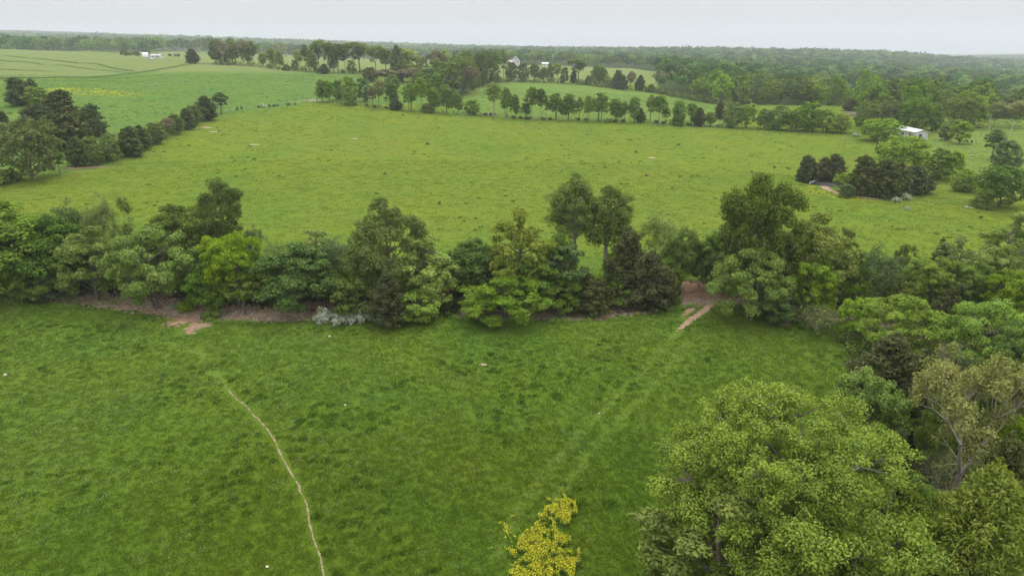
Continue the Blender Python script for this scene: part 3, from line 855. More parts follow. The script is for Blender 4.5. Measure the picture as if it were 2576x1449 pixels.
# woodland crowns (350 m and beyond)
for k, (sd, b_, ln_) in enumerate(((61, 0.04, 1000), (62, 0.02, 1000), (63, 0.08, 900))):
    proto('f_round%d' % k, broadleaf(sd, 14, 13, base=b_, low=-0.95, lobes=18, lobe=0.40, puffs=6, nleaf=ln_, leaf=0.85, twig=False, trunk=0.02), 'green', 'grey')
# ------------------------------------------------------------------ planting
TREES = []
FWD = np.array([0, math.cos(PITCH), -math.sin(PITCH)]); UPV = np.array([0, math.sin(PITCH), math.cos(PITCH)])
def size_at(g, top, wpx):
    v = np.array(g) - np.array([0, 0, CAM_H])
    a = v @ UPV; b_ = v @ FWD
    tt = (CY - top) / FPX
    h = (tt * b_ - a) / (math.cos(PITCH) + tt * math.sin(PITCH))
    return h, wpx * b_ / FPX
def plant(key, g, h, w, label, cat='tree', leafm=None, group=None, name=None, rot=None, barkm=None, sink=0.0):
    p = PROTO[key]
    root = bpy.data.objects.new(name or ('shrub' if cat == 'shrub' else 'tree'), None)
    root.empty_display_size = 0.5
    COL.objects.link(root)
    root.location = (g[0], g[1], g[2] - sink)
    root.rotation_euler = (0, 0, float(rng.random() * 6.28) if rot is None else rot)
    root.scale = (w / p['W'], w / p['W'], h / p['H'])
    tag(root, label, cat, group)
    if p['t'] is not None: link('stems' if cat == 'shrub' else 'trunk', p['t'], root)
    if p['c'] is not None:
        cr = link('foliage' if cat == 'shrub' else 'crown', p['c'], root)
        if leafm and leafm != p['leaf']:
            cr.material_slots[0].link = 'OBJECT'; cr.material_slots[0].material = LM[leafm]
    TREES.append((g[0], g[1], w))
    return root
def T(key, px, base, top, wpx, label, leafm=None, cat='tree', group=None, name=None, rot=None):
    if group == G1 and key in ('round', 'round2', 'wide', 'dense', 'feather', 'lowtree'): wpx *= 1.18
    qx = px
    for _ in range(3):                       # wide lens: stand the foot so that the middle of the crown falls on px
        g = ground(qx, base)
        h, w = size_at(g, top, wpx)
        mx, _, _ = project(np.array(g[0]), np.array(g[1]), np.array(g[2] + 0.58 * h))
        qx += px - float(mx)
    return plant(key, g, h, w, label, cat, leafm, group, name, rot)
G1 = 'trees along the creek'
G2 = 'trees of the wood on the right'
G3 = 'cedars and hedge on the left'
G4 = 'trees in the fence row behind the far pasture'
G5 = 'trees of the back boundary'
G6 = 'trees around the pond and the white house'

# the foreground oak and its neighbours
T('oak', 1985, 1492, 1015, 660, 'huge spreading bright green oak nearest the camera', group=G2, name='oak_tree', rot=0.6)
T('feather', 1815, 1560, 1225, 420, 'fine leaved olive green tree in front of the huge oak', 'oak', group=G2)
T('lowtree', 2210, 1640, 1355, 260, 'low bright leafy tree under the right side of the huge oak', 'oak', group=G2)
T('cedary', 2468, 1585, 1155, 300, 'pointed yellow olive cedar in the bottom right corner', group=G2, name='cedar_tree')
T('cedar2', 2330, 1560, 1270, 230, 'dull olive cedar between the huge oak and the yellow pointed cedar', 'cedary', group=G2, name='cedar_tree')
T('lowtree', 2330, 1400, 1225, 110, 'small blue green tree tucked against the right of the huge oak', 'green', group=G2)
T('cedar', 2548, 1400, 1110, 190, 'dark cedar behind the yellow pointed cedar at the edge', 'cedar', group=G2, name='cedar_tree')
T('lowtree', 2580, 1560, 1330, 120, 'rich green bush of a tree under the right edge', 'deep', group=G2)
T('bare', 2385, 1290, 1125, 150, 'leafless pale branched sapling beside the yellow pointed cedar', group=G2)
T('round', 2190, 1170, 935, 210, 'rich green rounded tree just behind the huge oak', 'green', group=G2)
T('limby', 2440, 1270, 905, 330, 'tall tan budding tree with pale bent limbs', 'bud', group=G2)
T('lowtree', 2370, 1190, 990, 110, 'fresh green understorey tree beneath the tan budding tree', 'bright', group=G2)
T('feather', 2575, 1180, 880, 120, 'yellow lime feathery tree at the right edge behind the tan budding one', 'lime', group=G2)
T('cedar', 2245, 1065, 822, 230, 'broad brown green cedar at the corner of the near pasture', 'cedar', group=G2, name='cedar_tree')
T('cedar2', 2340, 1050, 870, 120, 'narrower dark cedar right of the broad brown one', 'cedar', group=G2, name='cedar_tree')
T('bare', 2398, 985, 845, 95, 'dead grey forked tree behind the broad brown cedar', group=G2)
T('round2', 2275, 915, 742, 215, 'fresh light green tree left of the gap at the pasture corner', 'bright', group=G2)
T('wide', 2490, 950, 757, 230, 'wide bright green tree at the right edge above the budding one', 'bright', group=G2)
T('lowtree', 2148, 850, 748, 85, 'small vivid green tree standing at the pasture corner', 'bright', group=G2)
T('shrub', 2140, 862, 822, 62, 'brown green brush at the sharp corner of the near pasture', 'olive', 'shrub', group=G2)
T('cedar2', 2380, 850, 728, 95, 'olive brown cedar in the gap between the two bright trees', 'cedar', group=G2, name='cedar_tree')
T('cedar2', 2275, 800, 695, 100, 'olive cedar low among the trees right of the creek bend', 'cedary', group=G2, name='cedar_tree')
T('limby2', 2212, 790, 612, 105, 'grey green vine hung tree right of the creek bend', 'grey', group=G2)
T('bare', 2264, 740, 632, 85, 'grey leafless thicket in the wood right of the creek bend', group=G2)
T('round', 2338, 780, 640, 130, 'light green round tree behind the fresh light one', 'bright', group=G2)
T('feather', 2405, 750, 592, 120, 'pale yellow tree at the back of the right hand wood', 'pale', group=G2)
T('lowtree', 2278, 725, 612, 70, 'small dark green tree above the grey thicket', 'green', group=G2)
T('cedar2', 2368, 720, 596, 46, 'slim dark cedar top poking from the back of the wood', 'cedarg', group=G2, name='cedar_tree')
T('lowtree', 2415, 800, 702, 80, 'deep green bush of a tree in the shade of the wood', 'deep', group=G2)
T('round2', 2512, 765, 614, 130, 'pale round tree near the right edge of the wood', 'pale', group=G2)
T('feather', 2550, 745, 528, 165, 'tall pale yellow green tree at the right edge behind the wood', 'pale', group=G2)
T('round', 2545, 830, 678, 140, 'lime tinted tree at the right edge of the wood', 'lime', group=G2)
T('cedar', 2500, 880, 745, 120, 'dark olive cedar beneath the lime tinted tree', 'cedar', group=G2, name='cedar_tree')
T('round', 2440, 780, 650, 110, 'mid green tree filling the middle of the right hand wood', 'green', group=G2)
T('dense', 2500, 1120, 880, 150, 'dark leafy tree behind the tan budding tree', 'dark', group=G2)

T('round', 2570, 1010, 820, 150, 'full green tree cut by the right edge above the budding tree', 'green', group=G2)
T('round2', 2350, 1125, 935, 150, 'fresh green tree just left of the tan budding tree', 'bright', group=G2)
T('lowtree', 2520, 1330, 1180, 150, 'dull green tree at the foot of the tan budding tree', 'olive', group=G2)
T('cedar2', 2240, 1290, 1090, 130, 'dark cedar squeezed behind the crown of the huge oak', 'cedar', group=G2, name='cedar_tree')

# the creek row, left to right
T('dense', 20, 742, 508, 240, 'big deep green tree at the left end of the creek row', 'green', group=G1)
T('dense', 140, 738, 540, 180, 'dark green tree next to the big one at the left end', 'deep', group=G1)
T('wide', 85, 752, 642, 150, 'low light green tree in front of the dark left pair', 'bright', group=G1)
T('round2', 226, 756, 572, 150, 'fresh pale green rounded tree, first full round crown from the left', 'bright', group=G1)
T('limby2', 178, 690, 498, 95, 'thin grey budding tree rising behind the left pair', 'grey', group=G1)
T('limby2', 256, 700, 484, 88, 'tall airy yellow green tree behind the pale rounded one', 'pale', group=G1)
T('thin', 326, 690, 495, 62, 'nearly bare twin stemmed tree standing against the field', 'olive', group=G1)
T('wide', 385, 768, 572, 205, 'broad mid green tree with two trunks near the creek', 'bright', group=G1, rot=1.0)
T('round', 462, 700, 506, 162, 'dark olive rounded tree behind the broad twin trunked one', 'dark', group=G1)
T('gappy', 560, 700, 456, 112, 'tall dark tree with its bare trunk showing against the field', 'dark', group=G1, rot=2.0)
T('round', 586, 772, 577, 142, 'vivid lime green tree, the brightest in the creek row', 'lime', group=G1)
T('round', 495, 735, 602, 90, 'hazy blue green tree between the lime tree and the broad one', 'green', group=G1)
T('dense', 520, 786, 662, 100, 'saturated deep green small tree before the lime tree', 'deep', group=G1)
T('layered', 606, 790, 684, 100, 'small olive tree with flat layers of leaves at the creek edge', 'olive', group=G1)
T('dense', 742, 784, 612, 190, 'large blue green tree with a plain trunk on red earth', 'deep', group=G1)
T('limby2', 636, 690, 562, 60, 'faint leafless sapling right behind the lime tree', 'grey', group=G1)
T('limby2', 690, 700, 605, 55, 'second faint pale sapling left of the blue green tree', 'pale', group=G1)
T('feather', 800, 722, 575, 115, 'pale yellowish tree behind the blue green one', 'pale', group=G1)
T('limby2', 855, 738, 590, 105, 'loose pale tree with slender trunks left of the tall olive one', 'grey', group=G1)
T('round2', 975, 775, 503, 178, 'tall square shouldered olive tree left of the middle', 'olive', group=G1)
T('lowtree', 890, 800, 700, 120, 'dark scrubby tree above the white blossom', 'dark', group=G1)
T('cedar', 978, 812, 672, 112, 'brown cedar at the foot of the tall olive tree', 'cedar', group=G1, name='cedar_tree')
T('feather', 1068, 788, 592, 158, 'pale green feathery tree right of the tall olive one', 'pale', group=G1)
T('lowtree', 1045, 806, 735, 110, 'small yellow green bush of a tree under the feathery one', 'bright', group=G1)
T('cedar2', 1122, 790, 738, 70, 'low brown cedar mound beside the feathery tree', 'cedar', group=G1, name='cedar_tree')
T('dense', 1198, 745, 600, 130, 'dark glossy green tree in the centre gap of the row', 'deep', group=G1)
T('wide', 1275, 808, 700, 205, 'low wide green tree overhanging the pasture at the centre', 'green', group=G1)
T('feather', 1308, 770, 522, 150, 'tall yellow green tree, tallest crown left of the twin tall trees', 'yellow', group=G1)
T('round', 1325, 780, 640, 160, 'bright green tree under the tall yellow green one', 'green', group=G1)
T('dense', 1402, 765, 588, 105, 'deep green pointed tree right of the yellow green one', 'deep', group=G1)
T('layered', 1425, 788, 612, 115, 'grey green tree with drooping layers at the centre right', 'grey', group=G1)
T('round2', 1395, 790, 690, 120, 'mid green tree with thin trunks at the creek edge', 'green', group=G1)
T('tall', 1445, 705, 422, 132, 'tall pale trunked tree, higher of the twin tall trees', 'olive', group=G1, rot=0.3)
T('tall', 1532, 712, 455, 138, 'tall dark crowned tree, right of the twin tall trees', 'dark', group=G1, rot=2.4)
T('cedar', 1605, 778, 578, 165, 'large dark brown cedar right of the twin tall trees', 'cedar', group=G1, name='cedar_tree')
T('cedar2', 1488, 786, 688, 118, 'olive brown cedar at the creek edge below the twin tall trees', 'cedar', group=G1, name='cedar_tree')
T('lowtree', 1560, 776, 702, 80, 'small green tree between the two brown cedars', 'green', group=G1)
T('limby2', 1660, 700, 524, 105, 'very pale feathery tree behind the large brown cedar', 'pale', group=G1)
T('gappy', 1718, 735, 575, 100, 'slender pale trunked tree left of the ford', 'green', group=G1)
T('limby2', 1765, 722, 590, 85, 'light sapling with a thin trunk behind the ford', 'grey', group=G1)
T('round', 1810, 722, 578, 95, 'blue green shaded tree right behind the ford', 'deep', group=G1)
T('shrub', 1695, 768, 725, 55, 'light green bush at the ford by the track', 'bright', 'shrub', group=G1)
T('crowned', 1912, 775, 455, 232, 'great dark green tree, highest crown right of the ford', 'dark', group=G1, rot=1.2)
T('round', 1900, 740, 560, 200, 'dark lower crown tree beneath the great dark one', 'green', group=G1)
T('round2', 2040, 775, 540, 180, 'yellow olive tree on the right shoulder of the great dark one', 'yellow', group=G1)
T('wide', 1888, 806, 628, 175, 'light leaved tree in front of the great dark one', 'bright', group=G1)
T('round', 2046, 800, 642, 112, 'neat round bright green tree right of the great dark one', 'bright', group=G1)
T('feather', 2125, 755, 572, 85, 'pale olive tree with a reddish trunk past the neat round one', 'olive', group=G1)
T('lowtree', 1955, 812, 735, 95, 'low deep green tree in the shade under the great dark one', 'deep', group=G1)
T('brush', 2060, 832, 765, 125, 'tangled grey scrub with crooked limbs at the pasture edge', 'olive', 'shrub', group=G1)
T('brush', 1985, 815, 765, 80, 'dim scrub left of the tangled grey one', 'dark', 'shrub', group=G1)
T('shrub', 470, 782, 748, 52, 'light green bush left of the trodden earth fan', 'bright', 'shrub', group='bushes along the creek')
T('shrub', 528, 803, 770, 58, 'round olive bush right of the trodden earth fan', 'olive', 'shrub', group='bushes along the creek')
T('blossom', 815, 808, 768, 58, 'white blossoming bush at the left of the flowering clump', None, 'shrub', group='white blossoming bushes', name='blossoming_bush')
T('blossom', 862, 812, 772, 68, 'white blossoming bush in the middle of the flowering clump', None, 'shrub', group='white blossoming bushes', name='blossoming_bush')
T('blossom', 918, 806, 755, 62, 'white blossoming bush beside the brown cedar', None, 'shrub', group='white blossoming bushes', name='blossoming_bush')
T('blossom', 558, 792, 776, 24, 'tiny white flowering bush right of the round olive bush', None, 'shrub', group='white blossoming bushes', name='blossoming_bush')
T('blossom', 436, 776, 757, 34, 'thin white flowering bush left of the trodden earth', None, 'shrub', group='white blossoming bushes', name='blossoming_bush')
T('blossom', 130, 748, 732, 30, 'small white flowering bush under the dark left pair', None, 'shrub', group='white blossoming bushes', name='blossoming_bush')
T('brush', 1163, 775, 745, 45, 'dead grey brush right of the low brown cedar mound', 'grey', 'shrub', group='bushes along the creek')

for k_, x_, b0, t0, w0, lf, lb in [('round2', 655, 745, 628, 95, 'bright', 'light tree filling in between the lime tree and the blue green one'), ('round', 1130, 742, 632, 90, 'green', 'green tree between the pale feathery tree and the dark glossy one'),
      ('round', 1255, 735, 610, 105, 'bright', 'light green tree beside the dark glossy one'), ('round2', 1690, 728, 622, 85, 'bright', 'light understorey tree left of the slender trunked one'), ('round', 1570, 745, 628, 110, 'green', 'mid green tree beneath the dark crowned twin'),
      ('round', 1790, 735, 600, 90, 'green', 'green tree closing the gap behind the ford'), ('feather', 1985, 748, 588, 110, 'yellow', 'yellowish tree wedged between the great dark tree and its right shoulder'), ('round2', 2165, 770, 660, 80, 'bright', 'bright tree left of the vine hung grey green one'),
      ('round', 330, 735, 612, 110, 'green', 'green tree behind the pale rounded one and the broad one'), ('round2', 905, 742, 622, 95, 'bright', 'light tree under the left side of the tall olive one'), ('round', 60, 712, 560, 130, 'green', 'green tree behind the big left end tree')]:
    T(k_, x_, b0, t0, w0, lb, lf, group=G1)
T('m_round2', 2301, 386, 340, 46, 'small light tree in front of the near end of the white house', 'bright', group=G6)

# left: cedars, hedge, lone trees
T('m_oak', 62, 453, 298, 160, 'broad light olive tree with a dark trunk at the left edge', 'olive', group=G3)
T('m_bush', 10, 458, 420, 90, 'dark thicket under the broad light olive tree', 'dark', 'shrub', group=G3)
T('m_thin', 143, 437, 370, 34, 'thin young tree between the broad light olive tree and the cedars', 'green', group=G3)
T('m_cedar', 46, 263, 193, 72, 'tall dark cedar at the top left of the cedar group', group=G3, name='cedar_tree')
T('m_cedar2', 80, 258, 197, 44, 'second peak cedar right beside the top left one', group=G3, name='cedar_tree')
T('m_round', 90, 268, 216, 72, 'rounded bright leafed tree among the cedars', 'bright', group=G3)
T('m_cedar', 152, 300, 226, 92, 'wide dark cedar below the leafy tree of the group', 'cedar', group=G3, name='cedar_tree')
T('m_cedar2', 90, 320, 260, 84, 'dark green cedar above the broad light olive tree', 'cedarg', group=G3, name='cedar_tree')
T('m_cedar2', 160, 376, 270, 96, 'large brown green cedar in front of the group', 'cedar', group=G3, name='cedar_tree')
T('m_cedar', 238, 345, 261, 74, 'cedar standing alone inside the corner of the hedge', group=G3, name='cedar_tree')
T('m_cedar', 0, 310, 280, 30, 'small cedar cut by the left edge', group=G3, name='cedar_tree')
HG = [('m_cedar', 185, 420, 346, 54, 'cedarg', 'lowest dark cedar of the hedge next to bare earth'), ('m_round', 228, 416, 342, 66, 'green', 'grey green tree second in the hedge from its low end'),
      ('m_round', 272, 405, 333, 62, 'olive', 'yellow tipped tree third in the hedge from its low end'), ('m_cedar', 320, 396, 318, 70, 'cedarg', 'big dark cedar where the hedge bends'),
      ('m_cedar2', 352, 376, 314, 50, 'cedarg', 'narrow cedar right of the bend in the hedge'), ('m_round', 388, 362, 308, 58, 'dark', 'round dark tree in the middle of the hedge'),
      ('m_bud', 416, 348, 297, 34, 'brown', 'pinkish bare bush in the hedge between dark trees'), ('m_round', 438, 337, 286, 52, 'dark', 'dark round tree fourth from the upper end of the hedge'),
      ('m_cedar', 462, 326, 272, 46, 'cedarg', 'dark cedar third from the upper end of the hedge'), ('m_round', 486, 314, 262, 50, 'dark', 'leafy dark tree second from the upper end of the hedge'),
      ('m_cedar2', 516, 303, 240, 52, 'cedarg', 'tallest peaked cedar closing the upper end of the hedge')]
for k_, x_, b0, t0, w0, lf, lb in HG:
    T(k_, x_, b0, t0, w0, lb, lf, group=G3, name='cedar_tree' if 'cedar' in k_ else 'tree')
T('m_thin', 553, 286, 227, 42, 'slight lone tree just past the hedge end', 'grey', group=G3)

# the back left boundary, against the sky
BL = [('m_cedar', 490, 160, 122, 34, 'cedar', 'cedar left of all the sky line trees'), ('m_bare', 497, 158, 96, 12, None, 'dead spire behind the cedar left of the sky line trees'),
      ('m_round', 548, 160, 99, 50, 'dark', 'dense dark tree behind the pale dead trunk'), ('m_bare', 559, 163, 102, 42, None, 'pale barked dead tree in front of a dark one'),
      ('m_tall', 580, 161, 88, 26, 'olive', 'highest crown of the left sky line, by the pale dead tree'), ('m_tall', 589, 162, 98, 34, 'yellow', 'yellow green tree right of the highest crown'),
      ('m_bud', 610, 164, 102, 32, 'brown', 'brown budding tree right of the yellow green one'), ('m_bud', 634, 166, 104, 34, 'olive', 'olive budding tree in the left sky line'),
      ('m_tall', 660, 168, 128, 24, 'pale', 'short pale tree below the left sky line'), ('m_tall', 684, 170, 115, 30, 'yellow', 'yellowish tree before the brown leafless one'),
      ('m_bare', 710, 174, 106, 38, 'brown', 'brown leafless tree with a dark bush at its foot'), ('m_bush', 718, 178, 159, 20, 'dark', 'round dark bush under the brown leafless tree'),
      ('m_round', 741, 177, 150, 18, 'dark', 'small dark tree right of the brown leafless one'), ('m_bud', 750, 177, 126, 26, 'pale', 'pale budding tree behind the small dark one'),
      ('m_thin', 766, 180, 106, 17, 'olive', 'thin upright tree in the sky line'), ('m_tall', 786, 182, 128, 26, 'pale', 'lime pale tree right of the thin upright one'),
      ('m_vase', 800, 181, 100, 34, 'olive', 'tall leaning vase shaped tree in the sky line'), ('m_cedar2', 815, 186, 160, 24, 'cedarg', 'dark cone of a cedar under the tall sky line trees'),
      ('m_vase', 826, 184, 106, 32, 'olive', 'tall tree right of the dark cone cedar'), ('m_tall2', 848, 184, 106, 38, 'dark', 'dark crowned tall tree in the sky line'),
      ('m_tall2', 866, 184, 108, 22, 'dark', 'narrow dark tree beside the broad vase shaped one'), ('m_vase', 902, 183, 106, 68, 'olive', 'broad vase shaped tree with a clear trunk'),
      ('m_vase', 944, 187, 113, 36, 'pale', 'pale thin crowned tree with a fork'), ('m_tall2', 970, 190, 119, 38, 'dark', 'dark olive tree left of the pine'),
      ('m_cedar2', 998, 196, 113, 32, 'cedarg', 'dark pine standing above the boundary'), ('m_round2', 1028, 190, 121, 48, 'yellow', 'yellow green rounded tree right of the pine'),
      ('m_round', 1060, 190, 140, 34, 'pale', 'pale lime tree in the middle of the boundary'), ('m_bud', 1095, 195, 128, 38, 'brown', 'brownish budding tree at the centre'),
      ('m_bud', 1122, 195, 126, 36, 'pale', 'pale budding tree right of the brownish one'), ('m_bud', 975, 208, 174, 56, 'brown', 'low purplish bare thicket beneath the pine'),
      ('m_bud', 1040, 210, 172, 54, 'brown', 'second low bare thicket right of the pine'), ('m_round', 1075, 225, 168, 60, 'green', 'green tree behind the fence row at the centre'),
      ('m_round', 1130, 236, 152, 66, 'green', 'deep green tree at the corner of the back pasture'), ('m_oak', 1165, 232, 138, 72, 'olive', 'big rounded tree bulging over the back pasture corner'),
      ('m_tall', 1172, 214, 119, 46, 'dark', 'dark high tree left of the farmhouse'), ('m_round', 1208, 216, 130, 44, 'dark', 'dark tree along the shaded corner of the back pasture'),
      ('m_tall2', 1236, 207, 125, 46, 'dark', 'dark tree with clear trunks by the farmhouse'), ('m_bud', 1183, 238, 168, 34, 'brown', 'brown thicket edge of the back pasture corner'),
      ('m_thin', 1267, 205, 116, 20, 'pale', 'leaning tall trunk left of the farmhouse')]
for k_, x_, b0, t0, w0, lf, lb in BL:
    T(k_, x_, b0, t0, w0 * 1.2, lb, lf, group=G5, name='cedar_tree' if 'cedar' in k_ else 'tree')

# more of the tall mass at the centre of the boundary, and small far trees
for k_, x_, b0, t0, w0, lf, lb in [('m_tall', 1100, 212, 140, 44, 'olive', 'olive tree filling the gap right of the purplish thickets'), ('m_round', 1012, 205, 150, 46, 'dark', 'dark understorey tree right of the pine foot'),
      ('m_round', 1150, 215, 134, 52, 'green', 'green tree behind the big rounded corner tree'), ('m_tall2', 1222, 212, 122, 40, 'deep', 'deep green tall tree just left of the farmhouse trees'),
      ('m_round', 1190, 228, 158, 46, 'dark', 'dark low tree at the edge of the back pasture corner'), ('m_round', 1055, 232, 180, 52, 'olive', 'olive tree above the many stemmed bright tree'),
      ('m_tall', 1098, 240, 176, 40, 'green', 'green tree above the bright tree of the fence row'), ('m_round', 930, 205, 168, 50, 'dark', 'dark bush mass under the pale fork tree'),
      ('m_round', 985, 232, 186, 52, 'green', 'green tree above the little cedar'), ('m_round', 1245, 214, 160, 36, 'dark', 'dark bush mass under the clear trunked trees'),
      ('m_tall', 620, 165, 118, 26, 'yellow', 'yellowish young tree between the budding ones'), ('m_tall', 700, 174, 122, 26, 'pale', 'pale young tree left of the brown leafless one'), ('m_tall', 838, 184, 124, 30, 'olive', 'olive tree between the tall sky line trees'),
      ('m_tall', 780, 181, 118, 24, 'olive', 'olive tree right behind the thin upright one'), ('m_round', 884, 186, 150, 30, 'olive', 'short olive tree at the foot of the broad vase shaped one')]:
    T(k_, x_, b0, t0, w0, lb, lf, group=G5)
for x_, b0, t0, w0, lf, lb in [(312, 140, 124, 26, 'dark', 'dark far tree behind the hay field, left of a pale one'), (327, 140, 130, 22, 'yellow', 'pale lime far tree behind the hay field'), (343, 141, 128, 20, 'dark', 'dark far tree left of the arched shed'),
      (366, 139, 124, 24, 'dark', 'dark far tree right behind the arched shed'), (396, 140, 133, 18, 'dark', 'dark round tree behind the bungalow'), (427, 142, 135, 12, 'dark', 'small round far tree right of the bungalow'), (441, 143, 136, 9, 'dark', 'smaller far bush, left of two in the pale field'), (449, 143, 135, 11, 'dark', 'larger far bush, right of two in the pale field'), (72, 126, 117, 54, 'pale', 'light green far tree on the crest of the hay field')]:
    T('m_round', x_, b0, t0, w0, lb, lf, group='far trees at the top left')
# behind the back pasture
BB = [('m_round', 1286, 204, 154, 38, 'dark', 'dark tree hiding the foot of the farmhouse'), ('m_round', 1316, 205, 156, 38, 'dark', 'round dark tree right of the farmhouse'),
      ('m_tall', 1344, 206, 150, 32, 'olive', 'olive tree left of the pale shed roof'), ('m_tall', 1368, 207, 165, 26, 'dark', 'low tree below the pale shed roof'),
      ('m_tall', 1384, 208, 153, 20, 'deep', 'slim deep green tree right of the pale shed roof'), ('m_bud', 1402, 208, 160, 26, 'yellow', 'yellowish tree behind the back pasture'),
      ('m_round', 1420, 210, 168, 28, 'dark', 'squat dark tree behind the back pasture'), ('m_vase', 1456, 210, 148, 58, 'olive', 'spreading bare limbed tree behind the back pasture'),
      ('m_cedar2', 1443, 209, 178, 18, 'cedarg', 'little cedar under the spreading bare limbed tree'), ('m_bush', 1480, 213, 186, 32, 'dark', 'dark bushes right of the spreading bare limbed tree'),
      ('m_tall', 1500, 216, 158, 32, 'olive', 'olive tree left of the cedar pair'), ('m_tall', 1516, 218, 160, 30, 'green', 'green tree left of the cedar pair'),
      ('m_round', 1530, 220, 192, 26, 'bright', 'small light green tree at the cedar pair'), ('m_cedar', 1548, 223, 176, 40, 'cedarg', 'broad dark cedar, left of the pair'),
      ('m_cedar2', 1568, 226, 188, 22, 'cedar', 'narrow dark cedar beside the broad one'), ('m_bud', 1586, 228, 180, 26, 'brown', 'brown bare tree left of the dark column cedar'),
      ('m_cedar2', 1611, 228, 188, 26, 'cedarg', 'dark column cedar at the end of the back pasture'), ('m_bush', 1636, 232, 208, 34, 'green', 'green bushes right of the dark column cedar'),
      ('m_bare', 1658, 234, 180, 34, 'brown', 'bare forked tree by the pale far field')]
for k_, x_, b0, t0, w0, lf, lb in BB:
    T(k_, x_, b0, t0, w0, lb, lf, group=G5, name='cedar_tree' if 'cedar' in k_ else 'tree')

# the fence row behind the far pasture
FR = [('m_tall', 808, 257, 194, 32, 'green', 'left of the pair at the field gate'), ('m_tall', 826, 258, 197, 32, 'green', 'right of the pair at the field gate'),
      ('m_round', 850, 252, 199, 36, 'deep', 'dark tree right of the gate pair'), ('m_round', 878, 265, 191, 46, 'bright', 'bright tree with a short trunk right of the gate'),
      ('m_round', 914, 256, 194, 40, 'deep', 'shaded dark tree right of the short trunked bright one'), ('m_thin', 936, 270, 212, 22, 'brown', 'thin brown tree, left of two brown ones'),
      ('m_bud', 951, 273, 199, 34, 'bud', 'brown budding tree, right of two brown ones'), ('m_tall', 985, 272, 198, 34, 'green', 'tall light tree above the little cedar'),
      ('m_cedar', 1003, 277, 248, 38, 'cedarg', 'little cedar in the fence row'), ('m_multi', 1030, 279, 204, 38, 'bright', 'many stemmed bright tree left of the tall column'),
      ('m_tall2', 1060, 282, 190, 36, 'bright', 'tall columnar tree with a clear grey trunk'), ('m_bush', 1078, 284, 256, 40, 'dark', 'dark bush at the foot of the columnar tree'),
      ('m_tall', 1090, 282, 213, 36, 'bright', 'bright tree right of the columnar one'), ('m_tall', 1122, 287, 205, 40, 'green', 'tall green tree left of the small pointed one'),
      ('m_tall', 1151, 289, 223, 26, 'green', 'small pointed tree left of the flat topped one'), ('m_round', 1188, 290, 249, 44, 'green', 'low flat topped tree alone in the row'),
      ('m_tall2', 1243, 288, 204, 42, 'pale', 'open crowned tree on a long pale trunk'), ('m_multi', 1273, 297, 214, 30, 'green', 'double stemmed tree right of the long pale trunk'),
      ('m_tall', 1296, 298, 231, 26, 'green', 'narrow leafy tree right of the double stemmed one'), ('m_tall', 1323, 297, 252, 28, 'green', 'short tree in the gap of the row'),
      ('m_tall2', 1338, 300, 214, 38, 'green', 'high crowned tree on bare trunks, left of two'), ('m_tall2', 1362, 300, 219, 26, 'deep', 'dark high crowned tree, right of two'),
      ('m_thin', 1375, 301, 236, 10, 'olive', 'very thin stem right of the dark high crowned tree'), ('m_multi', 1398, 302, 228, 40, 'green', 'full crowned tree on several stems'),
      ('m_tall', 1431, 303, 229, 44, 'deep', 'dark leafy tree clothed to the ground'), ('m_thin', 1458, 303, 239, 20, 'green', 'slender tree right of the dark clothed one'),
      ('m_multi', 1480, 304, 235, 28, 'bright', 'airy tree left of the large full one'), ('m_multi', 1511, 306, 227, 44, 'green', 'large full tree near the middle of the right half'),
      ('m_tall', 1550, 307, 241, 40, 'green', 'rounded tree with dark bushes at its foot'), ('m_thin', 1572, 308, 250, 22, 'green', 'thin tree right of the rounded one'),
      ('m_tall', 1597, 309, 237, 36, 'green', 'tall tree over a dark cedar bush'), ('m_cedar2', 1612, 309, 273, 22, 'cedarg', 'dark cedar bush inside the row'),
      ('m_thin', 1638, 310, 231, 24, 'pale', 'pale slim tree right of the dark cedar bush'), ('m_tall2', 1661, 312, 237, 34, 'green', 'straight trunked tree left of the wide gap'),
      ('m_thin', 1676, 312, 265, 22, 'green', 'short slim tree at the wide gap'), ('m_tall', 1710, 316, 246, 38, 'green', 'tree rising above a dark bush right of the wide gap'),
      ('m_bush', 1708, 317, 287, 40, 'dark', 'dark bush right of the wide gap'), ('m_tall2', 1742, 315, 256, 30, 'green', 'bent tree left of the reddish cedar'),
      ('m_cedar2', 1760, 318, 270, 30, 'cedar', 'reddish brown cedar near the end of the row'), ('m_tall', 1789, 318, 278, 30, 'green', 'small tree right of the reddish cedar'),
      ('m_cedar2', 1812, 300, 253, 26, 'cedar', 'brown cedar set back behind the row'), ('m_round', 1845, 321, 254, 56, 'green', 'wide tree, left of two towards the hedge'),
      ('m_round2', 1880, 322, 258, 46, 'bright', 'brighter tree, right of two towards the hedge'), ('m_tall', 1926, 324, 268, 46, 'green', 'loose tree where the row thickens to a hedge'),
      ('m_round', 1962, 327, 262, 60, 'green', 'first broad tree of the thick hedge'), ('m_round2', 2005, 330, 270, 56, 'bright', 'light crowned second tree of the thick hedge'),
      ('m_round', 2040, 331, 253, 66, 'green', 'tallest tree of the thick hedge'), ('m_round', 2082, 333, 272, 56, 'bright', 'rounded tree right of the tallest in the thick hedge'),
      ('m_round', 2118, 334, 286, 46, 'yellow', 'yellow tinged tree at the end of the thick hedge')]
for k_, x_, b0, t0, w0, lf, lb in FR:
    T(k_, x_, b0, t0, w0 * 1.12, lb + (' of the fence row' if 'row' not in lb and 'hedge' not in lb and 'gate' not in lb else ''), lf, group=G4, name='cedar_tree' if 'cedar' in k_ else 'tree')

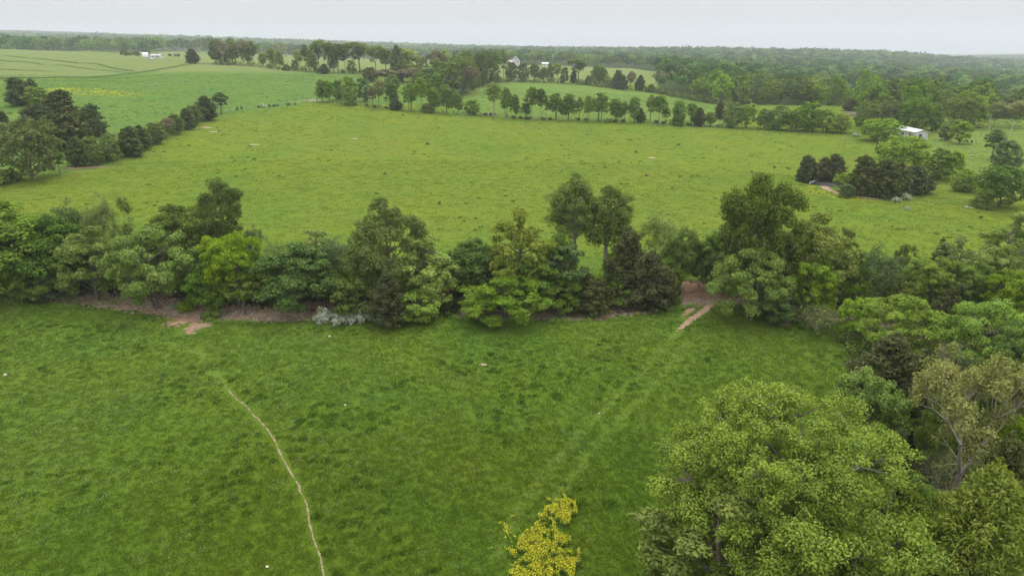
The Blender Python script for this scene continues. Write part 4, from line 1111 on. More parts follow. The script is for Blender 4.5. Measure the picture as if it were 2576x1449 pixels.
# pond, house and yard on the right
PH = [('m_oak', 2215, 354, 298, 112, 'bright', 'full light green tree left of the white house'), ('m_oak', 2272, 442, 340, 135, 'bright', 'large light green tree hiding the end of the white house'),
      ('m_round', 2240, 400, 325, 80, 'green', 'mid green tree between the pond cedars and the white house'),
      ('m_cedar', 2040, 458, 390, 62, 'cedar', 'left cedar of three on the far bank of the pond'), ('m_cedar2', 2075, 455, 394, 52, 'cedar', 'middle cedar of three on the far bank of the pond'),
      ('m_cedar', 2110, 458, 386, 62, 'cedar', 'right cedar of three on the far bank of the pond'), ('m_round2', 2128, 482, 430, 62, 'bright', 'small bright green tree at the water edge'),
      ('m_round', 2130, 496, 462, 46, 'grey', 'grey green bush below the bright tree at the water'), ('m_cedar', 2172, 488, 388, 80, 'cedar', 'tall left cedar of the dark clump right of the pond'),
      ('m_cedar', 2222, 494, 398, 84, 'cedar', 'second cedar of the dark clump right of the pond'), ('m_cedar2', 2262, 492, 408, 72, 'cedar', 'middle cedar of the dark clump right of the pond'),
      ('m_cedar', 2296, 488, 416, 76, 'cedarg', 'fourth cedar of the dark clump right of the pond'), ('m_cedar2', 2325, 484, 436, 52, 'cedar', 'last low cedar of the dark clump right of the pond'),
      ('m_round', 2368, 452, 372, 80, 'green', 'leafy tree in the line running down from the white house'), ('m_round2', 2405, 448, 375, 52, 'bright', 'lighter tree beside the leafy one in that line'),
      ('m_round', 2432, 482, 425, 72, 'bright', 'low bright tree at the lower end of that line'), ('m_oak', 2528, 522, 415, 140, 'deep', 'massive dark green tree at the right edge of the far pasture'),
      ('m_bush', 2478, 524, 486, 62, 'dark', 'dark bush on the left skirt of the massive tree'), ('m_thin', 2505, 402, 318, 52, 'grey', 'slender upper crown above the feathery tree on the right'),
      ('m_round', 2536, 432, 350, 84, 'grey', 'feathery grey green tree standing in the right paddock'), ('m_round', 2380, 353, 314, 38, 'deep', 'dark small tree in the yard of the white house'),
      ('m_round2', 2420, 362, 300, 60, 'bright', 'light green round tree alone in the yard'), ('m_round', 2192, 330, 258, 54, 'olive', 'olive tree behind the trees of the white house'),
      ('m_oak', 2240, 316, 251, 88, 'olive', 'broad pale olive tree up behind the white house'), ('m_oak', 2310, 330, 248, 98, 'green', 'broad green tree behind the white house roof'),
      ('m_round', 2350, 328, 256, 60, 'green', 'green tree right of the broad one behind the roof'), ('m_oak', 2420, 318, 231, 90, 'olive', 'tall olive tree behind the yard'),
      ('m_round', 2458, 318, 238, 72, 'bright', 'vivid green tree beside the tall olive one behind the yard'), ('m_bud', 2507, 318, 257, 46, 'bud', 'budding tree between the two leaning poles'),
      ('m_bud', 2555, 322, 254, 60, 'bud', 'budding tree behind the right leaning pole'), ('m_cedar2', 2142, 279, 248, 36, 'cedar', 'dark cone tree in the far clearing'),
      ('m_cedar2', 2170, 318, 262, 30, 'olive', 'narrow dark tree at the near end of the clearing')]
for k_, x_, b0, t0, w0, lf, lb in PH:
    T(k_, x_, b0, t0, w0, lb, lf, group=G6, name='cedar_tree' if 'cedar' in k_ else 'tree')
T('m_blossom', 2255, 508, 490, 28, 'white blossoming bush at the right foot of the pond cedars', None, 'shrub', group='white blossoming bushes', name='blossoming_bush')
T('m_blossom', 2284, 503, 480, 30, 'taller white blossoming bush under the pond cedars', None, 'shrub', group='white blossoming bushes', name='blossoming_bush')
T('m_blossom', 2282, 528, 517, 20, 'lone white blossoming bush in the grass below the pond', None, 'shrub', group='white blossoming bushes', name='blossoming_bush')
T('m_blossom', 2415, 472, 455, 26, 'white blossoming bush at the foot of the paddock trees', None, 'shrub', group='white blossoming bushes', name='blossoming_bush')
T('m_blossom', 2155, 343, 330, 26, 'white blossoming bush at the end of the thick hedge', None, 'shrub', group='white blossoming bushes', name='blossoming_bush')
T('m_blossom', 2436, 523, 517, 24, 'pale trailing bush left of the massive dark tree', None, 'shrub', group='white blossoming bushes', name='blossoming_bush')
T('m_blossom', 662, 270, 257, 20, 'white topped bush in the broken fence line', None, 'shrub', group='bushes in the broken fence line', name='blossoming_bush')
FB = [(597, 278, 268, 9, 'small bush nearest the lone thin tree'), (607, 277, 265, 8, 'second small bush past the lone thin tree'), (650, 272, 264, 7, 'tiny dark bush left of the white topped one'),
      (677, 270, 260, 7, 'pointed little bush right of the white topped one'), (690, 269, 261, 10, 'low double bush right of the pointed little one'), (699, 268, 260, 6, 'smallest bush after the low double one'),
      (726, 266, 257, 10, 'dark round bush left of the field gate'), (742, 264, 259, 9, 'flat bush just left of the field gate'), (869, 263, 256, 12, 'dark bush right of the gate trees'),
      (893, 265, 258, 16, 'wide dark bush under the short trunked tree'), (922, 268, 259, 14, 'spiky bush left of the brown trees'), (944, 271, 262, 12, 'bush between the brown trees'), (972, 274, 266, 12, 'bush left of the little cedar'),
      (1291, 298, 290, 14, 'dark bush under the narrow leafy tree'), (1310, 299, 291, 12, 'dark bush left of the short tree'), (1330, 300, 291, 22, 'wide dark bush between bare trunks'), (1368, 302, 295, 14, 'flat bush right of the dark high crown'),
      (1385, 302, 294, 14, 'bush under the full crowned tree'), (1455, 303, 295, 14, 'dark bush under the slender tree'), (1474, 304, 296, 12, 'bush left of the large full tree'), (1530, 307, 297, 20, 'dark bush left of the rounded tree'),
      (1550, 308, 298, 18, 'dark bush at the foot of the rounded tree'), (1568, 309, 298, 14, 'bush under the thin tree'), (1650, 311, 300, 18, 'dark bush under the straight trunked tree'), (1670, 312, 303, 14, 'dark bush at the wide gap'), (1735, 316, 306, 18, 'bush below the bent tree'),
      (1810, 320, 311, 22, 'bush under the set back cedar'), (1835, 322, 312, 20, 'dark bush left under the wide tree')]
for x_, b0, t0, w0, lb in FB:
    T('m_shrub', x_, b0, t0, w0 * 1.15, lb + ' of the fence row' if 'gate' not in lb and 'row' not in lb and x_ > 860 else lb, 'dark', 'shrub', group='bushes along the fence rows')
T('m_shrub', 2467, 549, 541, 12, 'dark round tussock alone in the right of the far pasture', 'deep', 'shrub', group='lone weeds in the far pasture')
T('m_shrub', 2460, 535, 531, 7, 'smaller dark tussock above the round one in the right of the far pasture', 'deep', 'shrub', group='lone weeds in the far pasture')
T('m_shrub', 1105, 514, 505, 9, 'dark weed clump above the tall square shouldered tree', 'deep', 'shrub', group='lone weeds in the far pasture')
WEED = [(968, 437, 'grey brown weed clump left of centre in the far pasture'), (1076, 362, 'brown weed clump under the columnar fence row tree'), (1600, 382, 'grey brush clump high in the right of the far pasture'),
        (1627, 441, 'grey brush clump above the very pale feathery tree'), (1706, 364, 'brown weed clump under the dark bush of the wide gap'), (1948, 420, 'pale brush clump left of the pond cedars'), (1890, 432, 'dim weed clump far left of the pond')]
for x_, b0, lb in WEED:
    T('m_shrub', x_, b0 + 2, b0 - 4, 12, lb, 'brown', 'shrub', group='lone weeds in the far pasture')

# ------------------------------------------------------------------ the wooded hills: nearest crowns as trees, the rest one mass
def wood_at(x, y):
    z = zg(x, y)
    px, py, f = project(x, y, z)
    r = np.hypot(x, y)
    m = (r > 330) & (px > 1655) & (py < np.interp(px, [1600, 1830, 2110, 2190, 2330, 2420, 2800], [226, 266, 258, 294, 304, 302, 282]))
    m |= (px > 1840) & (y > np.interp(px, [1840, 2110, 2190, 2800], [352, 345, 325, 320]))
    m &= ~in_poly(px, py, [(2118, 340), (2118, 262), (2168, 262), (2172, 340)])
    m |= (r > 820) & (px > 1150) & (px <= 1655)
    m |= (r > 1150) & (px > 620)
    m |= (r > 960) & (px <= 620) & ~in_poly(px, py, [(395, 150), (395, 131), (520, 131), (520, 160)])
    m &= ~in_poly(px, py, [(1600, 215), (1600, 199), (1690, 204), (1690, 216)])
    return m, px, py, f, z
cand = []
for lo, hi, sp in ((330, 620, 10.5), (620, 1000, 13), (1000, 1600, 19), (1600, 2900, 30)):
    n_ = int((hi - lo) / sp)
    for i in range(n_):
        rr_ = lo + sp * (i + 0.5)
        k = int(rr_ * R(86) / sp)
        th_ = R(-43) + R(86) * (np.arange(k) + 0.5 + (i % 2) * 0.5 + rng.uniform(-.35, .35, k)) / k
        rv = rr_ + rng.uniform(-.4, .4, k) * sp
        cand.append(np.stack([rv * np.sin(th_), rv * np.cos(th_), np.full(k, sp)], -1))
cand = np.concatenate(cand)
m_, px_, py_, f_, z_ = wood_at(cand[:, 0], cand[:, 1])
ok = m_ & (px_ > -120) & (px_ < 2700)
cand, px_, py_, f_, z_ = cand[ok], px_[ok], py_[ok], f_[ok], z_[ok]
order = np.argsort(f_)
near = order[:150]
WK = [('green', 'mid green broadleaf tree'), ('dark', 'dark olive broadleaf tree'), ('bright', 'light green broadleaf tree'), ('deep', 'deep blue green tree'), ('olive', 'brownish olive tree'), ('grey', 'dull grey green tree')]
LAND = [(1640, 'the bare forked tree'), (1690, 'the wide gap of the fence row'), (1742, 'the bent fence row tree'), (1765, 'the reddish cedar'), (1812, 'the set back brown cedar'), (1845, 'the wide fence row tree'),
        (1880, 'the brighter fence row tree'), (1926, 'the start of the thick hedge'), (1962, 'the first thick hedge tree'), (2005, 'the second thick hedge tree'), (2040, 'the tallest thick hedge tree'), (2082, 'the rounded thick hedge tree'),
        (2120, 'the yellow tinged hedge end'), (2160, 'the far clearing'), (2192, 'the white house trees'), (2240, 'the broad pale olive tree'), (2290, 'the white house roof'), (2350, 'the yard lamp pole'), (2420, 'the lone yard tree'),
        (2460, 'the vivid green yard tree'), (2490, 'the left leaning pole'), (2541, 'the right leaning pole'), (2620, 'the right edge of the yard')]
ORD = ['nearest', 'second', 'third', 'fourth', 'fifth', 'sixth', 'seventh', 'eighth', 'ninth', 'tenth', 'eleventh', 'twelfth', 'thirteenth', 'fourteenth', 'fifteenth', 'sixteenth', 'seventeenth', 'eighteenth', 'nineteenth', 'twentieth']
seen_ = {}
for i in near:
    x_, y_ = cand[i, 0], cand[i, 1]
    k = int(rng.choice(6, p=[.32, .22, .16, .14, .11, .05]))
    h = 13.5 * (0.75 + 0.5 * rng.random()); w = 12.5 * (0.75 + 0.5 * rng.random())
    lm = min(LAND, key=lambda t: abs(t[0] - px_[i]))[1]
    j = seen_.get(lm, 0); seen_[lm] = j + 1
    plant('f_round%d' % int(rng.integers(3)), (x_, y_, z_[i]), h, w, '%s, %s into the wood behind %s' % (WK[k][1], ORD[min(j, 19)], lm), 'tree', WK[k][0], 'trees at the near side of the wooded hills')
rest = order[150:]
WC = np.array([(0.052, 0.112, 0.022), (0.048, 0.086, 0.020), (0.100, 0.165, 0.036), (0.036, 0.088, 0.024), (0.085, 0.108, 0.030), (0.115, 0.180, 0.042)])
m_forest, t = mat('forest_leaves'); b = NB(t)
fc = b.n('ShaderNodeAttribute', attribute_name='leafcol').outputs['Color']
d = b.n('ShaderNodeBsdfDiffuse', {'Color': fc}).outputs[0]
tr = b.n('ShaderNodeBsdfTranslucent', {'Color': fc}).outputs[0]
b.out(b.n('ShaderNodeAddShader', {0: d, 1: b.n('ShaderNodeMixShader', {0: 0.45, 1: b.n('ShaderNodeBsdfDiffuse', {'Color': (0, 0, 0, 1)}).outputs[0], 2: tr}).outputs[0]}).outputs[0])
def forest(ids, name, label):
    vs, cs = [], []
    r = np.random.default_rng(5)
    for lo, hi, nl, ls, hh in ((0, 620, 170, 1.5, 14), (620, 1000, 120, 1.9, 14), (1000, 1600, 80, 2.9, 15.5), (1600, 9999, 52, 4.6, 17)):
        rr_ = np.hypot(cand[ids, 0], cand[ids, 1]); s = ids[(rr_ >= lo) & (rr_ < hi)]
        if not len(s): continue
        n = len(s)
        w = cand[s, 2] * (0.68 + 0.62 * r.random(n)); h = hh * (0.72 + 0.5 * r.random(n))
        # leaf sprays on five domes per crown
        nb = 6
        bd = unit(r.normal(size=(n, nb, 3))); bd[..., 2] = abs(bd[..., 2]) * 0.9
        bc = bd * np.stack([w * .34, w * .34, h * .26], -1)[:, None] + np.stack([0 * w, 0 * w, h * .60], -1)[:, None]
        bc[:, 0] = np.stack([0 * w, 0 * w, h * .72], -1)
        bi = r.integers(0, nb, (n, nl))
        d = unit(r.normal(size=(n, nl, 3)) + np.array([0, -0.15, 0.45]))
        off = d * (w * .27)[:, None, None] * (0.8 + 0.35 * r.random((n, nl, 1))); off[..., 2] *= 0.8
        p = np.take_along_axis(bc, bi[..., None], 1) + off
        p[..., 2] = np.maximum(p[..., 2], h[:, None] * 0.18)
        p += np.stack([cand[s, 0], cand[s, 1], z_[s]], -1)[:, None]
        nrm = unit(d + r.normal(size=d.shape) * 0.45)
        t1 = unit(np.cross(nrm, r.normal(size=d.shape))); t2 = np.cross(nrm, t1)
        L_ = ls * (0.6 + 0.7 * r.random((n, nl, 1)))
        tri = np.stack([p + t1 * L_ * .62, p - t1 * L_ * .4 + t2 * L_ * .5, p - t1 * L_ * .4 - t2 * L_ * .5], 2)
        # species come in drifts
        nn = vnoise(cand[s, 0], cand[s, 1], 70, 21); kk = np.clip((nn * 6 + r.normal(size=n) * 1.5).astype(int), 0, 5)
        col = WC[kk] * (0.62 + 0.72 * r.random((n, 1)) ** 1.3)
        c3 = col[:, None, :] * (0.82 + 0.36 * r.random((n, nl, 1)))
        vs.append(tri.reshape(-1, 3)); cs.append(np.repeat(c3.reshape(-1, 3), 3, 0))
    v = np.concatenate(vs); cc = np.concatenate(cs)
    me = new_mesh(name, v, tris=np.arange(len(v)).reshape(-1, 3), mat=m_forest)
    a = me.color_attributes.new('leafcol', 'FLOAT_COLOR', 'POINT')
    a.data.foreach_set('color', np.concatenate([cc, np.ones((len(cc), 1))], 1).astype(np.float32).ravel())
    tag(link(name, me), label, kind='stuff')
fpx = px_[rest]
forest(rest[fpx >= 1150], 'forest', 'green forest covering the hills to the right')
forest(rest[fpx < 1150], 'forest', 'bluish far woods behind the left fields')
# ------------------------------------------------------------------ built things
class MB:
    def __init__(s): s.v, s.f = [], []
    def box(s, x0, x1, y0, y1, z0, z1):
        b_ = len(s.v)
        s.v += [(x0, y0, z0), (x1, y0, z0), (x1, y1, z0), (x0, y1, z0), (x0, y0, z1), (x1, y0, z1), (x1, y1, z1), (x0, y1, z1)]
        s.f += [tuple(b_ + i for i in f) for f in ((0, 3, 2, 1), (4, 5, 6, 7), (0, 1, 5, 4), (1, 2, 6, 5), (2, 3, 7, 6), (3, 0, 4, 7))]
        return s
    def prism(s, prof, y0, y1):
        """profile in x,z pushed along y"""
        b_ = len(s.v); n = len(prof)
        s.v += [(x, y0, z) for x, z in prof] + [(x, y1, z) for x, z in prof]
        s.f.append(tuple(b_ + i for i in range(n))); s.f.append(tuple(b_ + n + i for i in reversed(range(n))))
        for i in range(n):
            j = (i + 1) % n
            s.f.append((b_ + i, b_ + n + i, b_ + n + j, b_ + j))
        return s
    def cyl(s, p0, p1, r0, r1=None, n=8):
        r1 = r0 if r1 is None else r1
        p0, p1 = np.array(p0, float), np.array(p1, float)
        d = unit(p1 - p0); a = unit(np.cross(d, np.array([0.3, 0.8, 0.5]) if abs(d[2]) > .5 else np.array([0, 0, 1.0]))); c_ = np.cross(d, a)
        b_ = len(s.v)
        for p, r_ in ((p0, r0), (p1, r1)):
            for i in range(n):
                t = 2 * math.pi * i / n
                s.v.append(tuple(p + r_ * (a * math.cos(t) + c_ * math.sin(t))))
        s.f.append(tuple(b_ + i for i in reversed(range(n)))); s.f.append(tuple(b_ + n + i for i in range(n)))
        for i in range(n):
            j = (i + 1) % n
            s.f.append((b_ + i, b_ + j, b_ + n + j, b_ + n + i))
        return s
    def ring(s, c_, r_, w_, t_, n=16):
        """an upright ring in the x,z plane"""
        b_ = len(s.v)
        for i in range(n):
            a = 2 * math.pi * i / n
            for rr, yy in ((r_, -t_), (r_, t_), (r_ - w_, t_), (r_ - w_, -t_)):
                s.v.append((c_[0] + rr * math.cos(a), c_[1] + yy, c_[2] + rr * math.sin(a)))
        for i in range(n):
            j = (i + 1) % n
            for k in range(4):
                s.f.append((b_ + 4 * i + k, b_ + 4 * j + k, b_ + 4 * j + (k + 1) % 4, b_ + 4 * i + (k + 1) % 4))
        return s
    def build(s, name, m, parent=None):
        me = bpy.data.meshes.new(name); me.from_pydata(s.v, [], s.f); me.materials.append(m); me.update()
        return link(name, me, parent)
def thing(name, loc, rz, label, cat, group=None):
    o = bpy.data.objects.new(name, None); COL.objects.link(o)
    o.location = loc; o.rotation_euler = (0, 0, rz)
    return tag(o, label, cat, group)

m_white = plain_mat('white_siding', (0.60, 0.60, 0.59), 0.6, (0.50, 0.49, 0.47))
m_wroof = plain_mat('white_metal_roof', (0.70, 0.70, 0.70), 0.45, (0.58, 0.58, 0.58))
m_groof = plain_mat('grey_metal_roof', (0.50, 0.53, 0.57), 0.45)
m_rroof = plain_mat('faded_red_roof', (0.55, 0.42, 0.40), 0.6)
m_glass = plain_mat('window_glass', (0.05, 0.06, 0.065), 0.12)
m_trim = plain_mat('grey_trim', (0.42, 0.43, 0.44), 0.6)
m_wood = plain_mat('weathered_wood', (0.26, 0.225, 0.18), 0.9, (0.15, 0.125, 0.10))
m_pole = plain_mat('bleached_pole', (0.50, 0.45, 0.38), 0.9, (0.36, 0.32, 0.27))
m_dark = plain_mat('dark_paint', (0.035, 0.035, 0.035), 0.7)
m_tyre = plain_mat('perished_rubber', (0.03, 0.03, 0.03), 0.9)
m_rust = plain_mat('rusty_iron', (0.22, 0.13, 0.085), 0.85, (0.13, 0.08, 0.055))
m_wire = plain_mat('galvanised_wire', (0.30, 0.30, 0.30), 0.5)
m_carw = plain_mat('white_car_paint', (0.70, 0.70, 0.70), 0.25)
m_galv = plain_mat('galvanised_gate', (0.48, 0.48, 0.46), 0.5)
m_chair = plain_mat('dark_chair', (0.030, 0.038, 0.030), 0.6)

def gable_house(g, rz, Lx, Ly, wall, rise, label, roofm, wallm, windows, name='house', over=0.35, chimney=None, door=None, corr=True):
    """Lx across the gable, Ly along the ridge (local y); local origin at the middle of the near gable"""
    t = thing(name, g, rz, label, 'house' if 'house' in name or 'home' in name else 'shed')
    w2 = Lx / 2
    MB().prism([(-w2, -0.5), (w2, -0.5), (w2, wall), (0, wall + rise - 0.04), (-w2, wall)], 0, Ly).build('wall', wallm, t)
    for s_ in (-1, 1):
        r_ = MB(); k = rise / w2
        r_.prism([(0, wall + rise + 0.06), (s_ * (w2 + over), wall - k * over + 0.06), (s_ * (w2 + over), wall - k * over - 0.05), (0, wall + rise - 0.04)][::s_], -over, Ly + over)
        ro = r_.build('roof', roofm, t)
        if corr:
            rb = MB(); n_ = int(Ly / 1.2)
            for i in range(n_ + 1):
                y_ = -over + (Ly + 2 * over - 0.08) * i / n_
                rb.prism([(0.02 * s_, wall + rise + 0.10), (s_ * (w2 + over), wall - k * over + 0.10), (s_ * (w2 + over), wall - k * over + 0.06), (0.02 * s_, wall + rise + 0.06)][::s_], y_, y_ + 0.08)
            rb.build('roof_rib', roofm, ro)
    for (side, u, z_, ww, hh) in windows:
        f = MB(); p = MB()
        if side == 'gable':
            f.box(u - ww / 2 - .09, u + ww / 2 + .09, -0.05, 0.02, z_ - .09, z_ + hh + .09); p.box(u - ww / 2, u + ww / 2, -0.08, -0.052, z_, z_ + hh)
        else:
            s_ = -1 if side == 'left' else 1
            a, b2 = sorted((s_ * (w2 - .02), s_ * (w2 + .05))); f.box(a, b2, u - ww / 2 - .09, u + ww / 2 + .09, z_ - .09, z_ + hh + .09)
            a, b2 = sorted((s_ * (w2 + .052), s_ * (w2 + .08))); p.box(a, b2, u - ww / 2, u + ww / 2, z_, z_ + hh)
        fo = f.build('window', m_white, t); p.build('pane', m_glass, fo)
    if door:
        side, u = door; s_ = -1 if side == 'left' else 1
        a, b2 = sorted((s_ * (w2 - .02), s_ * (w2 + .06))); MB().box(a, b2, u - .48, u + .48, 0.15, 2.2).build('door', m_trim, t)
    if chimney:
        MB().box(-.35, .35, chimney, chimney + .7, wall, wall + rise + .9).build('chimney', m_rust, t)
    return t

gA = ground(2320, 354)
gable_house((gA[0] - 0.6, gA[1], gA[2] + 0.1), 0.02, 4.4, 17.5, 2.75, 0.75, 'long white mobile home with a white metal roof, half hidden by a light green tree', m_wroof, m_white,
            [('gable', -0.4, 1.05, 1.0, 1.0), ('left', 3.0, 1.1, 0.9, 0.9), ('left', 7.5, 1.1, 1.5, 0.9), ('left', 13.0, 1.1, 1.2, 0.9)], name='mobile_home', door=('left', 10.3))
gF = ground(1298, 166)
tF = gable_house((gF[0], gF[1], gF[2]), 0.05, 7.5, 9.0, 5.0, 3.6, 'pale two storey farmhouse with a grey gable behind dark trees', m_groof, m_white,
                 [('gable', -1.6, 3.2, 0.9, 1.3), ('gable', 1.6, 3.2, 0.9, 1.3), ('gable', 0, 6.0, 0.8, 1.0)], name='farmhouse', chimney=5.0)
gW = ground(1281, 166)
gable_house((gW[0] - 4.5, gW[1] + 3, gW[2]), -math.pi / 2 + 0.05, 6.5, 9.0, 3.0, 2.0, 'long low outbuilding with a faded reddish roof left of the farmhouse', m_rroof, m_white, [('right', 3.0, 1.0, 0.9, 1.1), ('right', 6.0, 1.0, 0.9, 1.1)], name='farm_shed')
gS = ground(1371, 168)
gable_house((gS[0] - 3, gS[1], gS[2] + 0.4), -math.pi / 2, 5, 6.2, 2.6, 0.9, 'small white shed with a flat pale roof right of the farmhouse', m_wroof, m_white, [('right', 2.0, 1.0, 0.9, 0.9)], name='garden_shed')
gX = ground(1453, 168)
gable_house((gX[0], gX[1], gX[2]), 0.4, 4.2, 5.5, 3.2, 2.4, 'white gabled cottage behind the spreading bare limbed tree', m_groof, m_white, [('gable', 0, 1.3, 0.9, 1.2)], name='cottage_house')
gH = ground(395, 146)
gable_house((gH[0] + 4.5, gH[1], gH[2]), math.pi / 2 - 0.05, 6, 9, 2.0, 1.3, 'low white bungalow far off at the top left beyond the hay field', m_trim, m_white, [('left', 2.5, 0.9, 2.2, 0.9), ('left', 6.5, 0.9, 1.2, 0.9)], name='bungalow_house')
# arched shed at the top left
gB = ground(358, 144)
tB = thing('arched_shed', gB, R(-60), 'white round roofed shed with a dark open end at the top left', 'shed')
prof = [(3.6 * math.cos(a), 3.9 * math.sin(a)) for a in np.linspace(0, math.pi, 13)]
inn = [(3.35 * math.cos(a), 3.65 * math.sin(a)) for a in np.linspace(math.pi, 0, 13)]
MB().prism(prof + inn, 0, 5).build('roof', m_wroof, tB)
MB().prism([(x * .98, z * .98) for x, z in prof], 4.7, 4.9).build('end_wall', m_white, tB)
MB().prism([(x * .92, z * .92) for x, z in prof], 3.0, 3.1).build('inner_wall', m_dark, tB)
# white car on the track beyond the hay field
gC = ground(378, 151)
tC = thing('parked_car', (gC[0], gC[1], gC[2] + 0.02), R(3), 'white car parked beyond the hay field at the top left', 'car')
MB().prism([(-2.3, .35), (2.3, .35), (2.35, .8), (2.1, 1.0), (1.1, 1.08), (0.5, 1.55), (-1.1, 1.55), (-1.75, 1.08), (-2.3, 0.98)], -0.9, 0.9).build('body', m_carw, tC)
for y0, y1 in ((-0.93, -0.902), (0.902, 0.93)):
    MB().prism([(0.95, 1.08), (0.45, 1.48), (-1.0, 1.48), (-1.5, 1.08)], y0, y1).build('side_window', m_glass, tC)
for x_ in (-1.45, 1.45):
    for y_ in (-0.82, 0.82):
        w_ = MB().cyl((x_, y_ - .12, .36), (x_, y_ + .12, .36), .36, n=14).build('wheel', m_tyre, tC)
        MB().cyl((x_, y_ - .13, .36), (x_, y_ + .13, .36), .2, n=10).build('rim', m_trim, w_)
# leaning-looking poles: plumb, but the wide lens spreads them
def pole(px, base, top, label, arm=True, lamp=False, r0=0.15):
    g = ground(px, base); h, _ = size_at(g, top, 1)
    t = thing('utility_pole', g, 0, label, 'pole', 'utility poles')
    MB().cyl((0, 0, -0.5), (0, 0, h), r0, r0 * .66, 8).build('pole_shaft', m_pole, t)
    if arm:
        MB().box(-0.9, 0.9, -.05, .05, h - 0.6, h - 0.47).build('crossarm', m_pole, t)
        for x_ in (-0.8, 0, 0.8):
            MB().cyl((x_, 0, h - 0.47), (x_, 0, h - 0.3), .05, .03, 6).build('insulator', m_trim, t)
    if lamp:
        MB().cyl((0, 0, h - 0.2), (-0.9, 0, h + 0.1), .04, .04, 6).build('lamp_arm', m_trim, t)
        MB().cyl((-1.0, 0, h + .12), (-1.0, 0, h - 0.1), .22, .16, 8).build('lamp_head', m_white, t)
    return t
pole(2486, 327, 287, 'thin pale pole by the budding tree, left of the two leaning poles', arm=False)
pole(2541, 344, 302, 'taller pale pole in the right paddock, right of the two leaning poles', arm=False)
pole(2379, 328, 300, 'yard pole with a small white lamp behind the dark yard tree', arm=False, lamp=True, r0=0.11)
pole(375, 151, 135, 'far pole rising behind the white car', arm=True, r0=0.2)
# field gate and fences
def fence(name, pts, label, step=4.0, hh=1.25, wires=3, group='field fences', jitter=.06):
    P = np.array([ground(*p)[:2] for p in pts]); seg = np.hypot(*np.diff(P, axis=0).T); s = np.concatenate([[0], np.cumsum(seg)])
    n = max(2, int(s[-1] / step)); u = np.linspace(0, s[-1], n + 1)
    X = np.interp(u, s, P[:, 0]); Y = np.interp(u, s, P[:, 1]); Z = zg(X, Y)
    t = thing(name, (float(X[0]), float(Y[0]), float(Z[0])), 0, label, 'fence', group)
    pm = MB().cyl((0, 0, -0.4), (0, 0, hh), .085, .075, 6)
    me = None
    for i in range(n + 1):
        if me is None:
            o = pm.build('post', m_wood, t); me = o.data
        else:
            o = link('post', me, t)
        o.location = (X[i] - X[0], Y[i] - Y[0], Z[i] - Z[0]); o.rotation_euler = (rng.normal() * jitter, rng.normal() * jitter, rng.random() * 6)
    for k in range(wires):
        w_ = MB(); z_ = hh * (k + 1) / (wires + 0.4)
        for i in range(n):
            w_.cyl((X[i] - X[0], Y[i] - Y[0], Z[i] - Z[0] + z_), (X[i + 1] - X[0], Y[i + 1] - Y[0], Z[i + 1] - Z[0] + z_), .012, n=3)
        w_.build('wire', m_wire, t)
    return t
fence('wire_fence', [(553, 286), (600, 279), (660, 270), (720, 265), (768, 258)], 'broken wire fence from the hedge end to the field gate')
fence('wire_fence', [(860, 262), (960, 274), (1060, 283), (1180, 290), (1300, 299), (1420, 303), (1520, 307), (1640, 311), (1760, 318), (1840, 322)], 'long wire fence under the fence row behind the far pasture', step=5)
fence('wire_fence', [(2449, 340), (2475, 346), (2503, 356)], 'short dark fence running through the right paddock', step=3.0)
fence('wire_fence', [(480, 161), (560, 164), (640, 169), (720, 177), (800, 184), (900, 186)], 'distant wire fence under the left sky line trees', step=8)
g0, g1 = ground(774, 257), ground(797, 258)
t = thing('field_gate', g0, math.atan2(g1[1] - g0[1], g1[0] - g0[0]), 'grey tubular field gate beside the two gate trees', 'gate')
gl = math.hypot(g1[0] - g0[0], g1[1] - g0[1])
for k in range(5): MB().cyl((0.1, 0, .25 + .25 * k), (gl - .1, 0, .25 + .25 * k), .035, n=6).build('rail', m_galv, t)
for x_ in (0.1, gl / 2, gl - .1): MB().cyl((x_, 0, .2), (x_, 0, 1.3), .035, n=6).build('upright', m_galv, t)
for x_ in (-0.15, gl + .15): MB().cyl((x_, 0, -.4), (x_, 0, 1.9), .16, .15, 8).build('gatepost', m_wood, t)
# derelict implement under the long pale trunk
gI = ground(1236, 293)
t = thing('farm_implement', gI, R(4), 'derelict farm implement with pale wheels under the long pale trunk', 'implement')
MB().box(-2.0, 2.3, -.5, -.4, .75, .87).box(-2.0, 2.3, .4, .5, .75, .87).box(-2.0, -1.9, -.5, .5, .75, .87).box(1.0, 1.1, -.5, .5, .75, .87).build('frame', m_rust, t)
MB().cyl((-.2, -.8, .85), (-.2, .8, .85), .55, n=12).build('drum', m_dark, t)
MB().box(-3.1, -1.6, -.6, .6, .45, 1.35).build('hopper', m_dark, t)
for y_ in (-0.95, 0.95):
    w_ = MB().ring((1.35, y_, .85), .85, .16, .07, 18).build('wheel', m_pole, t)
    sp = MB()
    for i in range(6):
        a = math.pi * i / 6
        sp.cyl((1.35 - .7 * math.cos(a), y_, .85 - .7 * math.sin(a)), (1.35 + .7 * math.cos(a), y_, .85 + .7 * math.sin(a)), .03, n=4)
    sp.build('spoke', m_rust, w_)
MB().cyl((2.3, 0, .8), (3.4, 0, .35), .06, n=6).build('drawbar', m_rust, t)
